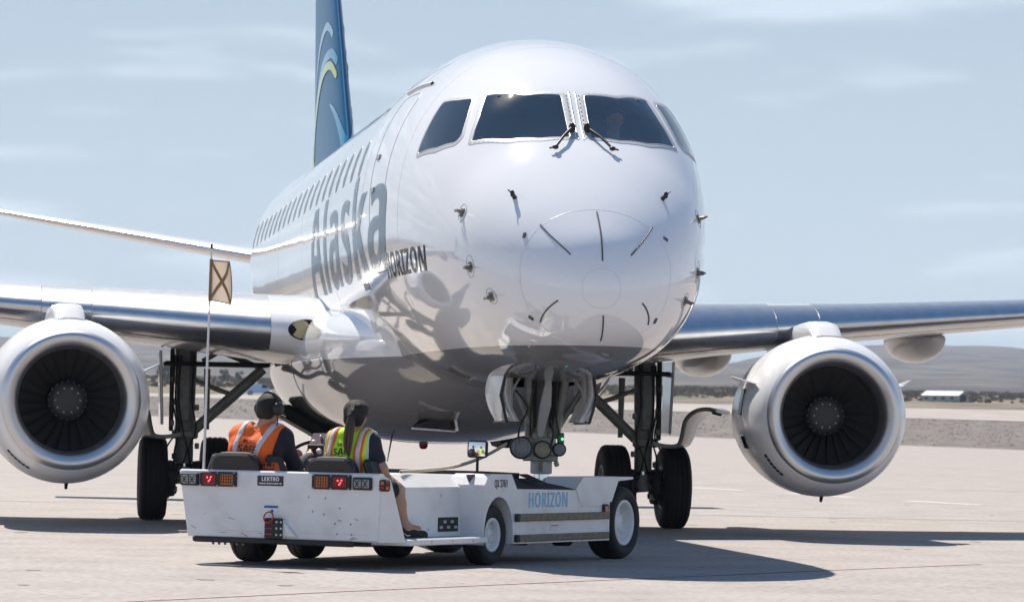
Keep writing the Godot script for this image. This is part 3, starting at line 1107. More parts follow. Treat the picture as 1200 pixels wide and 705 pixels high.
func build_nose_gear(air: Node3D) -> void:
	var x0 := -0.05
	var A := func(x: float, z: float, s: float) -> Vector3: return Vector3(x0 + x, z, -s)
	var b := Shape.new()
	tube(b, [A.call(0, 2.1, 2.95), A.call(0, 1.25, 2.88), A.call(0, 1.1, 2.86)], [0.085, 0.085, 0.1], 18)
	tube(b, [A.call(0, 1.12, 2.86), A.call(0, 0.98, 2.85), A.call(0, 0.86, 2.84)], [0.12, 0.13, 0.10], 18)
	var g := obj("nose_gear", b, mats["gear_grey"], air)
	pipe("piston", g, mats["chrome"], [A.call(0, 0.9, 2.84), A.call(0, 0.40, 2.8)], 0.065, 18)
	var col := Shape.new()
	lathe(col, [Vector2(0.085, -0.07), Vector2(0.095, -0.06), Vector2(0.095, 0.07), Vector2(0.085, 0.075)], 24, Transform3D(Basis(), A.call(0.0, 0.80, 2.83)))
	obj("collar", col, mats["gear_light_grey"], g)
	brick("collar_mark", g, mats["bumper_wood"], A.call(-0.02, 0.80, 2.73), Vector3(0.035, 0.10, 0.008), 0.002)
	pipe("axle", g, mats["gear_grey"], [A.call(-0.25, 0.40, 2.8), A.call(0.25, 0.40, 2.8)], 0.045, 12)
	for s in [-1.0, 1.0]:
		wheel(g, A.call(s * 0.19, 0.40, 2.8), Vector3.RIGHT, 0.29, 0.19, 0.16, mats["gear_light_grey"], "tyre", "rim", 3, 0.02)
		# side arms of the drag brace, and its pale centre link
		pipe("brace_arm", g, mats["gear_grey"], [A.call(s * 0.17, 1.62, 2.55), A.call(s * 0.115, 1.05, 2.80)], [0.034, 0.04], 10)
		pipe("inner_strut", g, mats["bay_dark"], [A.call(s * 0.12, 1.66, 2.66), A.call(s * 0.10, 1.08, 2.82)], 0.045, 10)
	var link := Shape.new()
	loft(link, [_rect(A.call(0.0, 1.60, 2.50), 0.02, 0.02), _rect(A.call(0.0, 1.5, 2.52), 0.03, 0.02), _rect(A.call(-0.01, 1.32, 2.58), 0.048, 0.025), _rect(A.call(-0.03, 1.14, 2.66), 0.036, 0.02), _rect(A.call(-0.035, 1.05, 2.69), 0.02, 0.02)])
	obj("drag_link", link, mats["gear_light_grey"], g)
	var pin := Shape.new()
	tube(pin, [A.call(-0.12, 1.585, 2.5), A.call(0.07, 1.585, 2.5)], 0.022, 10)
	for s in [-0.045, 0.045]:
		box(pin, A.call(s, 1.62, 2.5), Vector3(0.022, 0.13, 0.07), 0.006)
	obj("link_pin", pin, mats["gear_light_grey"], g)
	pipe("diagonal_strut", g, mats["gear_light_grey"], [A.call(-0.30, 1.50, 2.62), A.call(-0.13, 1.17, 2.72)], 0.02, 8)
	pipe("diagonal_strut", g, mats["gear_grey"], [A.call(0.34, 1.48, 2.7), A.call(0.12, 1.1, 2.8)], 0.025, 8)
	# lamps on the leg
	var lamp_at := func(called: String, x: float, z: float, r: float, lens: Material):
		var h := Shape.new()
		lathe(h, [Vector2(r, 0.0), Vector2(r + 0.012, 0.0), Vector2(r + 0.014, -0.02), Vector2(r * 0.9, -0.06), Vector2(r * 0.4, -0.10), Vector2(0.001, -0.105)], 28, to(Vector3(-0.04, 0.02, 1), A.call(x, z, 2.68)))
		var lh := obj(called, h, mats["black_paint"], g)
		var le := Shape.new()
		lathe(le, [Vector2(0.001, 0.012), Vector2(r * 0.6, 0.009), Vector2(r, -0.002)], 28, to(Vector3(-0.04, 0.02, 1), A.call(x, z, 2.68)))
		obj("lens", le, lens, lh)
		var rb := Shape.new()
		for q in range(-4, 5):
			var yy := q * r / 4.6
			var hw := sqrt(maxf(0.0, r * r - yy * yy)) * 0.93
			box(rb, A.call(x, z + yy, 2.668), Vector3(hw * 2, 0.004, 0.012), 0.001)
		for q in range(-2, 3):
			var xx := q * r / 2.6
			var hh := sqrt(maxf(0.0, r * r - xx * xx)) * 0.93
			box(rb, A.call(x + xx, z, 2.668), Vector3(0.004, hh * 2, 0.012), 0.001)
		obj("lens_ribs", rb, mats["lens_smoke"], lh)
	lamp_at.call("landing_lamp", -0.20, 0.955, 0.086, mats["lens_grey"])
	lamp_at.call("taxi_lamp", -0.012, 0.94, 0.066, mats["light_amber_lens"])
	lamp_at.call("small_lamp", 0.135, 0.945, 0.048, mats["lens_grey"])
	brick("signal_box", g, mats["green_box"], A.call(0.15, 1.04, 2.72), Vector3(0.055, 0.10, 0.06), 0.008)
	var gl := Shape.new()
	ball(gl, A.call(0.16, 1.035, 2.685), Vector3.ONE * 0.012, 10)
	obj("signal_light", gl, mats["green_led"], g)
	for q in [[-0.07, 1.06, 0.05], [0.06, 1.07, 0.045], [-0.11, 0.88, 0.05], [0.09, 0.87, 0.05], [0.0, 1.08, 0.06], [-0.14, 1.02, 0.035], [0.12, 0.82, 0.04]]:
		brick("fitting", g, mats["gear_grey"], A.call(q[0], q[1], 2.74), Vector3(q[2], q[2] * 1.2, q[2]), 0.008, Basis(Vector3.BACK, q[0] * 3.0))
	brick("fitting", g, mats["gear_grey"], A.call(-0.02, 0.865, 2.76), Vector3(0.30, 0.05, 0.10), 0.01)
	for pts in [[A.call(-0.27, 1.45, 2.6), A.call(-0.16, 1.3, 2.6), A.call(-0.22, 1.15, 2.62), A.call(-0.23, 1.03, 2.66)], [A.call(-0.1, 1.55, 2.6), A.call(-0.13, 1.25, 2.62), A.call(-0.12, 1.06, 2.7)], [A.call(0.1, 1.55, 2.6), A.call(0.09, 1.25, 2.62), A.call(0.14, 1.06, 2.7)], [A.call(0.04, 1.2, 2.6), A.call(0.07, 1.08, 2.62), A.call(0.05, 0.95, 2.66)]]:
		pipe("hose", g, mats["hose_black"], spline(pts, 6), 0.009, 6)
	# doors either side of the bay, hinged at its edge, their insides towards the leg
	for s in [-1.0, 1.0]:
		var d := Shape.new()
		var rows := []
		for i in 9:
			var k := i / 8.0
			var outx := 0.37 + 0.07 * sin(k * PI) - 0.03 * k
			var z := 1.64 - 0.46 * k
			var c := A.call(s * outx, z, 0)
			rows.append(PackedVector3Array([c + Vector3(-s * 0.03 * k, 0, -2.42 - 0.05 * k), c + Vector3(s * 0.05 * (1.0 - k * 0.3), 0, -2.75), c + Vector3(s * 0.05 * (1.0 - k * 0.3), 0, -3.1), c + Vector3(0, 0, -3.4 + 0.05 * k), c + Vector3(-s * 0.035, 0, -3.38 + 0.05 * k), c + Vector3(s * 0.01, 0, -3.1), c + Vector3(s * 0.01, 0, -2.75), c + Vector3(-s * (0.065 + 0.03 * k), 0, -2.44 - 0.05 * k)]))
		loft(d, rows)
		var door := obj("bay_door", d, mats["cowl_paint"], g)
		var inn := Shape.new()
		box(inn, A.call(s * 0.345, 1.40, 2.56), Vector3(0.085, 0.40, 0.06), 0.01, Basis(Vector3.UP, s * 0.5))
		box(inn, A.call(s * 0.35, 1.40, 2.9), Vector3(0.05, 0.36, 0.5), 0.01)
		obj("door_rib", inn, mats["gear_light_grey"], door)
		var sealing := Shape.new()
		tube(sealing, [A.call(s * 0.375, 1.62, 2.425), A.call(s * 0.418, 1.40, 2.44), A.call(s * 0.36, 1.18, 2.47)], 0.014, 6)
		tube(sealing, [A.call(s * 0.36, 1.18, 2.47), A.call(s * 0.36, 1.175, 3.3)], 0.014, 6)
		obj("door_seal", sealing, mats["black_paint"], door)
		pipe("door_link", door, mats["gear_light_grey"], [A.call(s * 0.36, 1.36, 2.52), A.call(s * 0.20, 1.62, 2.6)], 0.012, 6)
	# liner of the bay
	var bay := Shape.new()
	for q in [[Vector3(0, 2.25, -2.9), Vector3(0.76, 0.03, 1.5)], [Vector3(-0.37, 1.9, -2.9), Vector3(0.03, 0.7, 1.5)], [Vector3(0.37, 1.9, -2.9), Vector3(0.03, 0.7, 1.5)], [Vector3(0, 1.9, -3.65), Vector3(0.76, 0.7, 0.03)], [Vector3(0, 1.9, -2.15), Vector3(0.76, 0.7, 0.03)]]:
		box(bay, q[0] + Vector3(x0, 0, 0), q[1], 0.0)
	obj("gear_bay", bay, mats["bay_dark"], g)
	var ribs := Shape.new()
	for i in 5:
		box(ribs, A.call(-0.34, 1.85, 2.35 + i * 0.28), Vector3(0.03, 0.6, 0.03), 0.005)
		box(ribs, A.call(0.34, 1.85, 2.35 + i * 0.28), Vector3(0.03, 0.6, 0.03), 0.005)
		box(ribs, A.call(0, 2.21, 2.35 + i * 0.28), Vector3(0.7, 0.04, 0.03), 0.005)
	obj("bay_ribs", ribs, mats["gear_grey"], g)


func _rect(c: Vector3, hx: float, hz: float) -> PackedVector3Array:
	return PackedVector3Array([c + Vector3(-hx, 0, -hz), c + Vector3(hx, 0, -hz), c + Vector3(hx, 0, hz), c + Vector3(-hx, 0, hz)])


func build_fuselage(air: Node3D) -> MeshInstance3D:
	var main_l := rounded(Array(pv([[2.12, 2.15], [1.85, 1.882], [1.777, 1.625], [1.517, 1.626], [1.229, 1.628], [1.256, 1.863], [1.383, 2.129], [1.66, 2.426], [1.85, 2.284]])), 0.035)
	var side_l := rounded(Array(pv([[2.687, 2.40], [2.391, 2.304], [2.192, 2.217], [1.968, 2.334], [1.814, 2.448], [1.829, 2.526], [2.123, 2.675], [2.574, 2.793], [2.62, 2.592]])), 0.05)
	var panes := [main_l, mirrored(main_l), side_l, mirrored(side_l)]
	# skin, fine round the cockpit, with the window openings and the nose gear bay left open
	var ss := PackedFloat64Array()
	for i in 46:
		ss.append(pow(i / 46.0, 1.7) * 1.15)
	for i in 82:
		ss.append(1.15 + 0.02 * i)
	for i in 34:
		ss.append(2.79 + 0.03 * i)
	for i in 90:
		ss.append(3.81 + (30.5 - 3.81) * i / 89.0)
	var tt := PackedFloat64Array()
	for i in 175:
		tt.append(0.35 + 2.4416 * i / 175.0)
	for i in 110:
		tt.append(0.35 + 2.4416 + (TAU - 2.4416) * i / 110.0)
	var n := tt.size()
	var vs := PackedVector3Array()
	for s in ss:
		var q := fus_at(s)
		for t in tt:
			vs.append(fus_ring(q, s, t))
	var hole := PackedByteArray()
	hole.resize(vs.size())
	for i in ss.size():
		if ss[i] < 1.1 or ss[i] > 3.7:
			continue
		for j in n:
			var p := vs[i * n + j]
			if tt[j] < 2.85 and ss[i] < 2.8:
				for w in panes:
					if Geometry2D.is_point_in_polygon(Vector2(ss[i], tt[j] * QS), w):
						hole[i * n + j] = 1
			elif p.y < 1.9 and absf(p.x + 0.05) < 0.37 and ss[i] > 2.18 and ss[i] < 3.62:
				hole[i * n + j] = 1
	var ix := PackedInt32Array()
	for i in ss.size() - 1:
		for j in n:
			var a := i * n + j
			var b := i * n + (j + 1) % n
			if hole[a] or hole[b] or hole[a + n] or hole[b + n]:
				continue
			ix.append_array([a, a + n, b + n, a, b + n, b])
	var sk := Shape.new()
	sk.add(vs, ix, Vector3(0, 3.1, -12))
	var endring := vs.slice(vs.size() - n)
	fan(sk, endring, Vector3(0, 4.2, -29))
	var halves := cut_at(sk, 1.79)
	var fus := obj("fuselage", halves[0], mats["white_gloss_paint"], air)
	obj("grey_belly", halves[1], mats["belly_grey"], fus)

	# cockpit windows: panes, metal frames, and the dark flight deck behind
	for k in 4:
		var pane: PackedVector2Array = dense(panes[k], 0.06)
		var po := obj("windshield_pane" if k < 2 else "side_window_pane", skin_pane(pane, 0.002), mats["cockpit_glass"], air)
		var fr := Shape.new()
		skin_strip(fr, pane, 0.052, 0.0025, true)
		obj("window_frame", fr, mats["frame_paint"], po)
		var gs := Shape.new()
		var c := Vector2.ZERO
		for p in pane:
			c += p
		c /= pane.size()
		var inn := PackedVector2Array()
		for p in pane:
			inn.append(p + (c - p).normalized() * 0.024)
		skin_strip(gs, inn, 0.010, 0.004, true)
		obj("window_seal", gs, mats["frame_metal"], po)
	var post := Shape.new()
	for t in [PI / 2 - 0.018, PI / 2 + 0.018]:
		skin_strip(post, dense(pv([[1.22, t], [1.80, t]]), 0.05, false), 0.016, 0.006, false)
	var post_o := obj("centre_post", post, mats["frame_metal"], air)
	for i in 12:
		for t in [PI / 2 - 0.038, PI / 2 + 0.038]:
			var rv := Shape.new()
			ball(rv, on_skin(Vector2(1.24 + i * 0.047, t * QS), 0.003), Vector3.ONE * 0.006, 6)
			obj("rivet", rv, mats["rivet_rust"], post_o)
	for s in [-1, 1]:
		var w := Shape.new()
		var p0 := on_skin(Vector2(1.34, (PI / 2 - s * 0.048) * QS), 0.03)
		var p1 := on_skin(Vector2(1.075, (PI / 2 - s * 0.215) * QS), 0.035)
		tube(w, [p0, p0.lerp(p1, 0.5) + Vector3(0, 0.015, 0.015), p1], [0.017, 0.012, 0.011], 8)
		ball(w, p0, Vector3(0.03, 0.045, 0.03), 10)
		ball(w, p1, Vector3(0.028, 0.02, 0.022), 10)
		tube(w, [p1, p1 + Vector3(s * 0.05, -0.01, 0.0)], 0.008, 6)
		obj("wiper", w, mats["black_paint"], air)
	# flight deck
	var ln := []
	for i in 14:
		var s := lerpf(1.05, 3.25, i / 13.0)
		var q := fus_at(s)
		var r := PackedVector3Array()
		for j in 30:
			r.append(fus_ring(q, s, lerpf(0.1, PI - 0.1, j / 29.0), -0.07))
		ln.append(r)
	var lin_s := Shape.new()
	# liner with window openings: keep only the strips above and below
	for i in ln.size() - 1:
		for j in 29:
			var s := lerpf(1.05, 3.25, (i + 0.5) / 13.0)
			var t := lerpf(0.1, PI - 0.1, (j + 0.5) / 29.0)
			var open := false
			for w in panes:
				for d in [Vector2(0, 0), Vector2(0.09, 0), Vector2(-0.09, 0), Vector2(0, 0.08), Vector2(0, -0.08)]:
					if Geometry2D.is_point_in_polygon(Vector2(s, t * QS) + d, w):
						open = true
			if not open:
				lin_s.add(PackedVector3Array([ln[i][j], ln[i + 1][j], ln[i + 1][j + 1], ln[i][j + 1]]), PackedInt32Array([0, 1, 2, 0, 2, 3]), ln[i][j] * 2.0 - Vector3(0, 3.3, -s))
	obj("cockpit_liner", lin_s, mats["cockpit_trim"], air)
	var bk := Shape.new()
	var bq := fus_at(3.25)
	for s in [3.24, 3.28]:
		var wall := PackedVector3Array()
		for j in 60:
			wall.append(fus_ring(bq, s, TAU * j / 60, -0.07))
		fan(bk, wall, Vector3(0, 3.2, -3.26))
	box(bk, Vector3(0, 2.75, -2.25), Vector3(2.0, 0.04, 1.8), 0.0)
	obj("cockpit_bulkhead", bk, mats["cockpit_trim"], air)
	var gl := Shape.new()
	hexa(gl, [Vector3(-0.86, 3.30, -1.95), Vector3(0.86, 3.30, -1.95), Vector3(0.30, 3.30, -1.24), Vector3(-0.30, 3.30, -1.24), Vector3(-0.86, 3.50, -1.95), Vector3(0.86, 3.50, -1.95), Vector3(0.32, 3.39, -1.26), Vector3(-0.32, 3.39, -1.26)])
	tube(gl, spline([Vector3(-0.82, 3.50, -1.96), Vector3(-0.45, 3.55, -1.98), Vector3(0, 3.52, -1.98), Vector3(0.45, 3.55, -1.98), Vector3(0.82, 3.50, -1.96)], 6), 0.045, 8)
	obj("glareshield", gl, mats["glareshield"], air)
	for x in [-0.5, 0.5]:
		var st := Shape.new()
		box(st, Vector3(x, 3.45, -2.72), Vector3(0.5, 0.85, 0.12), 0.04, Basis(Vector3.RIGHT, -0.15))
		box(st, Vector3(x, 3.96, -2.80), Vector3(0.26, 0.2, 0.1), 0.03)
		box(st, Vector3(x, 3.08, -2.45), Vector3(0.5, 0.12, 0.5), 0.03)
		obj("pilot_seat", st, mats["glareshield"], air)
	var vz := Shape.new()
	for x in [-0.36, 0.36]:
		box(vz, Vector3(x, 3.93, -1.98), Vector3(0.5, 0.012, 0.03), 0.004)
	obj("visor_rail", vz, mats["gear_light_grey"], air)

	# cabin windows, both sides
	var wp := rounded([Vector2(-0.125, -0.17), Vector2(0.125, -0.17), Vector2(0.125, 0.17), Vector2(-0.125, 0.17)], 0.11, 4)
	for side in [-1, 1]:
		for i in 20:
			var s := 5.72 + i * 0.815
			var poly := PackedVector2Array()
			for p in wp:
				poly.append(Vector2(s + p.x, side_t(s + p.x, 3.64 + 0.0045 * (s - 5.7) + p.y, side) * QS))
			var o := obj("cabin_window", skin_pane(poly, 0.002, 2), mats["cabin_window_glass"], air)
			var fr := Shape.new()
			skin_strip(fr, poly, 0.016, 0.003, true)
			obj("window_frame", fr, mats["seam"], o)

	# radome: outline, lightning strips and latches
	var sm := Shape.new()
	var ring := PackedVector2Array()
	for i in 90:
		var t := TAU * i / 90
		ring.append(Vector2(0.345 + 0.04 * sin(t), t * QS))
	skin_strip(sm, ring, 0.0065, 0.001, true)
	obj("radome_seam", sm, mats["seam_pale"], fus)
	var cap := Shape.new()
	var r2 := PackedVector2Array()
	for i in 40:
		r2.append(Vector2(0.022, TAU * i / 40 * QS))
	skin_strip(cap, r2, 0.004, 0.0008, true)
	obj("nose_cap_seam", cap, mats["seam_pale"], fus)
	for d in [[0.385, 2.321, 0.109, 2.321], [0.365, 1.565, 0.042, 1.54], [0.40, 0.80, 0.115, 0.807], [0.113, -2.788, 0.30, -2.42], [0.047, -1.50, 0.262, -1.52], [0.125, -0.362, 0.281, -0.74]]:
		var st := Shape.new()
		skin_strip(st, dense(pv([[d[0], d[1]], [d[2], d[3]]]), 0.03, false), 0.013, 0.006, false)
		obj("lightning_strip", st, mats["strip_dark"], fus)
	for p in [[0.412, 2.587], [0.419, 0.545], [0.346, -2.526], [0.319, -0.628]]:
		var q := on_skin(Vector2(p[0], p[1] * QS), 0.004)
		var nn := fus_n(p[0], p[1])
		brick("radome_latch", fus, mats["strip_dark"], q, Vector3(0.05, 0.012, 0.028), 0.004, to(nn).basis * Basis(Vector3.UP, 0.5))
	# air data probes on their plates
	for p in [[1.16, 2.849, 1, 0], [1.16, PI - 2.849, 1, 0], [0.92, -3.046, 2, 0], [0.92, 3.046 - PI, 2, 0], [0.669, -2.823, 1, 1], [0.669, 2.823 - PI, 1, 1], [0.728, 2.343, 3, 0], [0.749, 0.82, 3, 0]]:
		var q := on_skin(Vector2(p[0], p[1] * QS), 0.0)
		var nn := fus_n(p[0], p[1])
		var b := Shape.new()
		var out := q + nn * 0.06
		if p[2] == 3:
			tube(b, [q, q + nn * 0.045], [0.02, 0.015], 10)
			ball(b, q + nn * 0.048, Vector3(0.019, 0.03, 0.019), 10)
			tube(b, [q + nn * 0.048, q + nn * 0.055 + Vector3(signf(q.x) * 0.035, 0.028, -0.01)], [0.009, 0.005], 6)
		elif p[2] == 2:
			tube(b, [q, q + nn * 0.05], [0.022, 0.016], 8)
			tube(b, [q + nn * 0.05 + Vector3(0, 0, -0.05), q + nn * 0.05 + Vector3(0, 0, 0.06)], [0.012, 0.009], 8)
			lathe(b, [Vector2(0.045, 0.0), Vector2(0.045, 0.004), Vector2(0.001, 0.005)], 20, to(nn, q))
		else:
			tube(b, [q, out], [0.02, 0.011], 8)
			tube(b, [out + Vector3(0, 0, -0.06), out + Vector3(0, 0, 0.03), out + Vector3(0, 0, 0.09)], [0.014, 0.011, 0.006], 8)
			box(b, q + nn * 0.006, Vector3(0.075, 0.010, 0.055), 0.004, to(nn).basis)
		obj("air_data_probe", b, mats["probe_metal"] if p[2] != 3 else mats["black_paint"], fus)
		if p[2] != 3:
			var rg := Shape.new()
			var rp := PackedVector2Array()
			for i in 28:
				var a := TAU * i / 28
				rp.append(Vector2(p[0] + cos(a) * 0.062, p[1] * QS + sin(a) * 0.125 * 0.9))
			skin_strip(rg, rp, 0.006, 0.0015, true)
			obj("probe_plate_edge", rg, mats["seam"], fus)
	# doors, panel joints
	for side in [-1, 1]:
		var dr := Shape.new()
		var dp := PackedVector2Array()
		for p in rounded([Vector2(3.62, 2.5), Vector2(4.50, 2.5), Vector2(4.50, 4.10), Vector2(3.62, 4.10)], 0.18, 5):
			dp.append(Vector2(p.x, side_t(p.x, p.y, side) * QS))
		skin_strip(dr, dense(dp, 0.08), 0.016, 0.002, true)
		var door := obj("door_outline", dr, mats["seam"], fus)
		for z in [3.55, 3.25]:
			var q := Vector2(4.3, side_t(4.3, z, side) * QS)
			brick("door_handle", door, mats["seam"], on_skin(q, 0.006), Vector3(0.05, 0.012, 0.16), 0.004, to(fus_n(q.x, q.y / QS)).basis)
		var ld := Shape.new()
		skin_strip(ld, dense(PackedVector2Array([Vector2(3.55, side_t(3.55, 4.16, side) * QS), Vector2(4.58, side_t(4.58, 4.16, side) * QS)]), 0.08, false), 0.035, 0.02, false)
		obj("door_gutter", ld, mats["frame_metal"], fus)
	for s in [2.95, 5.05, 8.6, 12.3, 16.0]:
		var js := Shape.new()
		var rp := PackedVector2Array()
		for i in 100:
			rp.append(Vector2(s, TAU * i / 100 * QS))
		var keep := PackedVector2Array()
		for q in rp:
			if fus_p(q.x, q.y / QS).y > 1.75:
				keep.append(q)
		# start the strip at the gap under the belly
		var start := 0
		for i in keep.size():
			if keep[i].y - keep[(i - 1 + keep.size()) % keep.size()].y > 0.12 * QS:
				start = i
		var path := PackedVector2Array()
		for i in keep.size():
			path.append(keep[(start + i) % keep.size()])
		skin_strip(js, path, 0.006, 0.0012, false)
		obj("panel_joint", js, mats["seam_pale"], fus)
	for side in [-1, 1]:
		var lap := PackedVector2Array()
		for i in 60:
			var s := lerpf(3.0, 20.5, i / 59.0)
			lap.append(Vector2(s, side_t(s, 4.22, side) * QS))
		var ls := Shape.new()
		skin_strip(ls, lap, 0.006, 0.0012, false)
		obj("lap_joint", ls, mats["seam_pale"], fus)
	# static ports and a small placard
	for i in 4:
		var q := Vector2(5.2 + i * 0.14, side_t(5.2 + i * 0.14, 2.42, -1) * QS)
		brick("registration_mark", fus, mats["letter_dark"], on_skin(q, 0.002), Vector3(0.07, 0.004, 0.05), 0.001, to(fus_n(q.x, q.y / QS)).basis)

	# lettering on the starboard side
	letter(fus, "Alaska", mats["letter_blue"], 11.3, 3.42, 2.50, 1.06, 0.25)
	letter(fus, "HORIZON", mats["letter_dark"], 3.75, 1.95, 2.43, 0.215, 0.05)
	return fus


func letter(fus: Node3D, words: String, m: Material, s_from: float, s_to: float, z0: float, tall: float, slant: float) -> void:
	# each letter is a print of its own that follows the skin
	var tm := text_shape(words, 1.0, "Droid Sans", 700, 0.0)
	var bb := tm.get_aabb()
	var font: Font = (tm as TextMesh).font
	var total := 0.0
	var widths := []
	for ch in words:
		var w := font.get_string_size(ch, HORIZONTAL_ALIGNMENT_LEFT, -1, 64).x
		widths.append(w)
		total += w
	var cap := text_shape("H", 1.0, "Droid Sans", 700, 0.0).get_aabb().size.y
	var at := 0.0
	for i in words.length():
		var lm := text_shape(words[i], 1.0, "Droid Sans", 700, 0.002)
		var ab := lm.get_aabb()
		var base_y := ab.position.y
		var low := 0.0
		var tris: PackedVector3Array = split_tris(lm, 0.12 / maxf(tall, 0.2))[0]
		var b := Shape.new()
		var out := PackedVector3Array()
		for p in tris:
			var u: float = (at + widths[i] / 2.0 + p.x * 46.0) / total
			var zz: float = z0 + (p.y - base_y) / cap * tall
			if zz > 3.2:
				zz = 3.2 + (zz - 3.2) * 0.6
			var s: float = lerpf(s_from, s_to, u) - slant * (zz - z0)
			var t := side_t(s, zz)
			out.append(fus_p(s, t) + fus_n(s, t) * 0.003)
		b.add(out, PackedInt32Array(range(out.size())), Vector3(0, 3.1, -(s_from + s_to) / 2))
		obj("letter", b, m, fus)
		at += widths[i]


func build_fairing(air: Node3D) -> void:
	# the blister that joins wing and body
	var st := [[5.2, 0.6, 2.0, 1.56], [6.0, 0.95, 2.25, 1.42], [7.0, 1.25, 2.4, 1.26], [8.2, 1.47, 2.5, 1.1], [9.5, 1.555, 2.54, 1.0], [11.0, 1.65, 2.56, 0.95], [14.0, 1.68, 2.5, 0.97], [16.0, 1.5, 2.45, 1.12], [18.0, 1.0, 2.4, 1.4], [18.6, 0.8, 2.3, 1.6]]
	var pts := []
	for q in st:
		pts.append(Vector4(q[0], q[1], q[2], q[3]))
	var sp := spline(pts, 6)
	var rows := []
	for q in sp:
		var ring := PackedVector3Array()
		for j in 72:
			var a := TAU * j / 72
			var zm := 1.95
			var e := 2.0 / 2.4
			ring.append(Vector3(q.y * signf(cos(a)) * pow(absf(cos(a)), e), zm + (q.z - zm if sin(a) > 0 else zm - q.w) * signf(sin(a)) * pow(absf(sin(a)), e), -q.x))
		rows.append(ring)
	var b := Shape.new()
	loft(b, rows)
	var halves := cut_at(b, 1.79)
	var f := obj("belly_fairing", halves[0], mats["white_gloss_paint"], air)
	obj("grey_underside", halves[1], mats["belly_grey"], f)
	# ram air inlets: sunk dark wedges with a lip
	for q in [[-0.30, 7.6]]:
		var z := 1.17 if q[0] < 0 else 1.40
		var w := Shape.new()
		var m := Shape.new()
		hexa(w, [Vector3(q[0] - 0.38, z - 0.055, -q[1] - 0.05), Vector3(q[0] + 0.02, z - 0.075, -q[1] + 0.10), Vector3(q[0] + 0.10, z - 0.06, -q[1] - 0.30), Vector3(q[0] - 0.2, z - 0.03, -q[1] - 0.30), Vector3(q[0] - 0.36, z - 0.04, -q[1] - 0.04), Vector3(q[0] - 0.02, z + 0.09, -q[1] + 0.09), Vector3(q[0] + 0.08, z + 0.09, -q[1] - 0.30), Vector3(q[0] - 0.2, z + 0.08, -q[1] - 0.30)])
		obj("ram_air_inlet", w, mats["dark_gap"], f)
		box(m, Vector3(q[0] - 0.16, z - 0.075, -q[1] + 0.06), Vector3(0.48, 0.02, 0.06), 0.008, Basis(Vector3.BACK, -0.05) * Basis(Vector3.UP, 0.35))
		box(m, Vector3(q[0] + 0.06, z + 0.0, -q[1] + 0.05), Vector3(0.025, 0.17, 0.08), 0.008, Basis(Vector3.BACK, 0.2))
		obj("inlet_lip", m, mats["white_gloss_paint"], f)
	brick("air_slit", f, mats["dark_gap"], Vector3(0.42, 1.335, -6.9), Vector3(0.42, 0.03, 0.10), 0.01, Basis(Vector3.BACK, 0.12))
	# beacon under the belly
	var bc := Shape.new()
	lathe(bc, [Vector2(0.001, -0.05), Vector2(0.03, -0.045), Vector2(0.048, -0.02), Vector2(0.05, 0.0), Vector2(0.05, 0.03)], 20, Transform3D(Basis(), Vector3(-0.12, 0.93, -11.5)))
	obj("beacon_light", bc, mats["lens_red"], f)
	pipe("blade_aerial", f, mats["black_paint"], [Vector3(-0.55, 0.98, -10.8), Vector3(-0.57, 0.74, -11.0)], [0.010, 0.005], 6)
	# seam where the fairing starts
	for i in [30, 42]:
		var sm := Shape.new()
		var ring: PackedVector3Array = rows[i]
		var path := []
		for j in range(34, 75):
			var p := ring[j % 72]
			path.append(p + (p - Vector3(0, 1.95, p.z)).normalized() * 0.0)
		tube(sm, path, 0.005, 5)
		obj("panel_joint", sm, mats["seam"], f)
	# main wheel well openings with their rubber lips
	for s in [-1.0, 1.0]:
		brick("wheel_opening", f, mats["dark_gap"], Vector3(s * 1.27, 1.13, -13.4), Vector3(0.75, 0.16, 1.1), 0.05, Basis(Vector3.BACK, s * 0.5))


func build_jet() -> Node3D:
	var air := base("airliner", AIR_AT, AIR_YAW)
	tag(air, "white twin engine regional jet with blue tail, nose wheel held by the tractor", "airliner")
	fus_prepare()
	build_fuselage(air)
	build_fairing(air)
	for s in [-1, 1]:
		build_wing(air, s)
		build_engine(air, s)
		build_main_gear(air, s)
	build_tail(air)
	build_nose_gear(air)
	return air


# ---------- the towing tractor; u runs forward (local -z), v to its right
func T(v: float, y: float, u: float) -> Vector3:
	return Vector3(v, y, -u)


func words_on(parent: Node, called: String, words: String, height: float, m: Material, xf: Transform3D, squeeze := 1.0) -> MeshInstance3D:
	var t := text_shape(words, height, "Droid Sans", 700, 0.003)
	var o := obj(called, t, m, parent)
	o.transform = xf * Transform3D(Basis().scaled(Vector3(squeeze, 1, 1)), Vector3.ZERO)
	return o


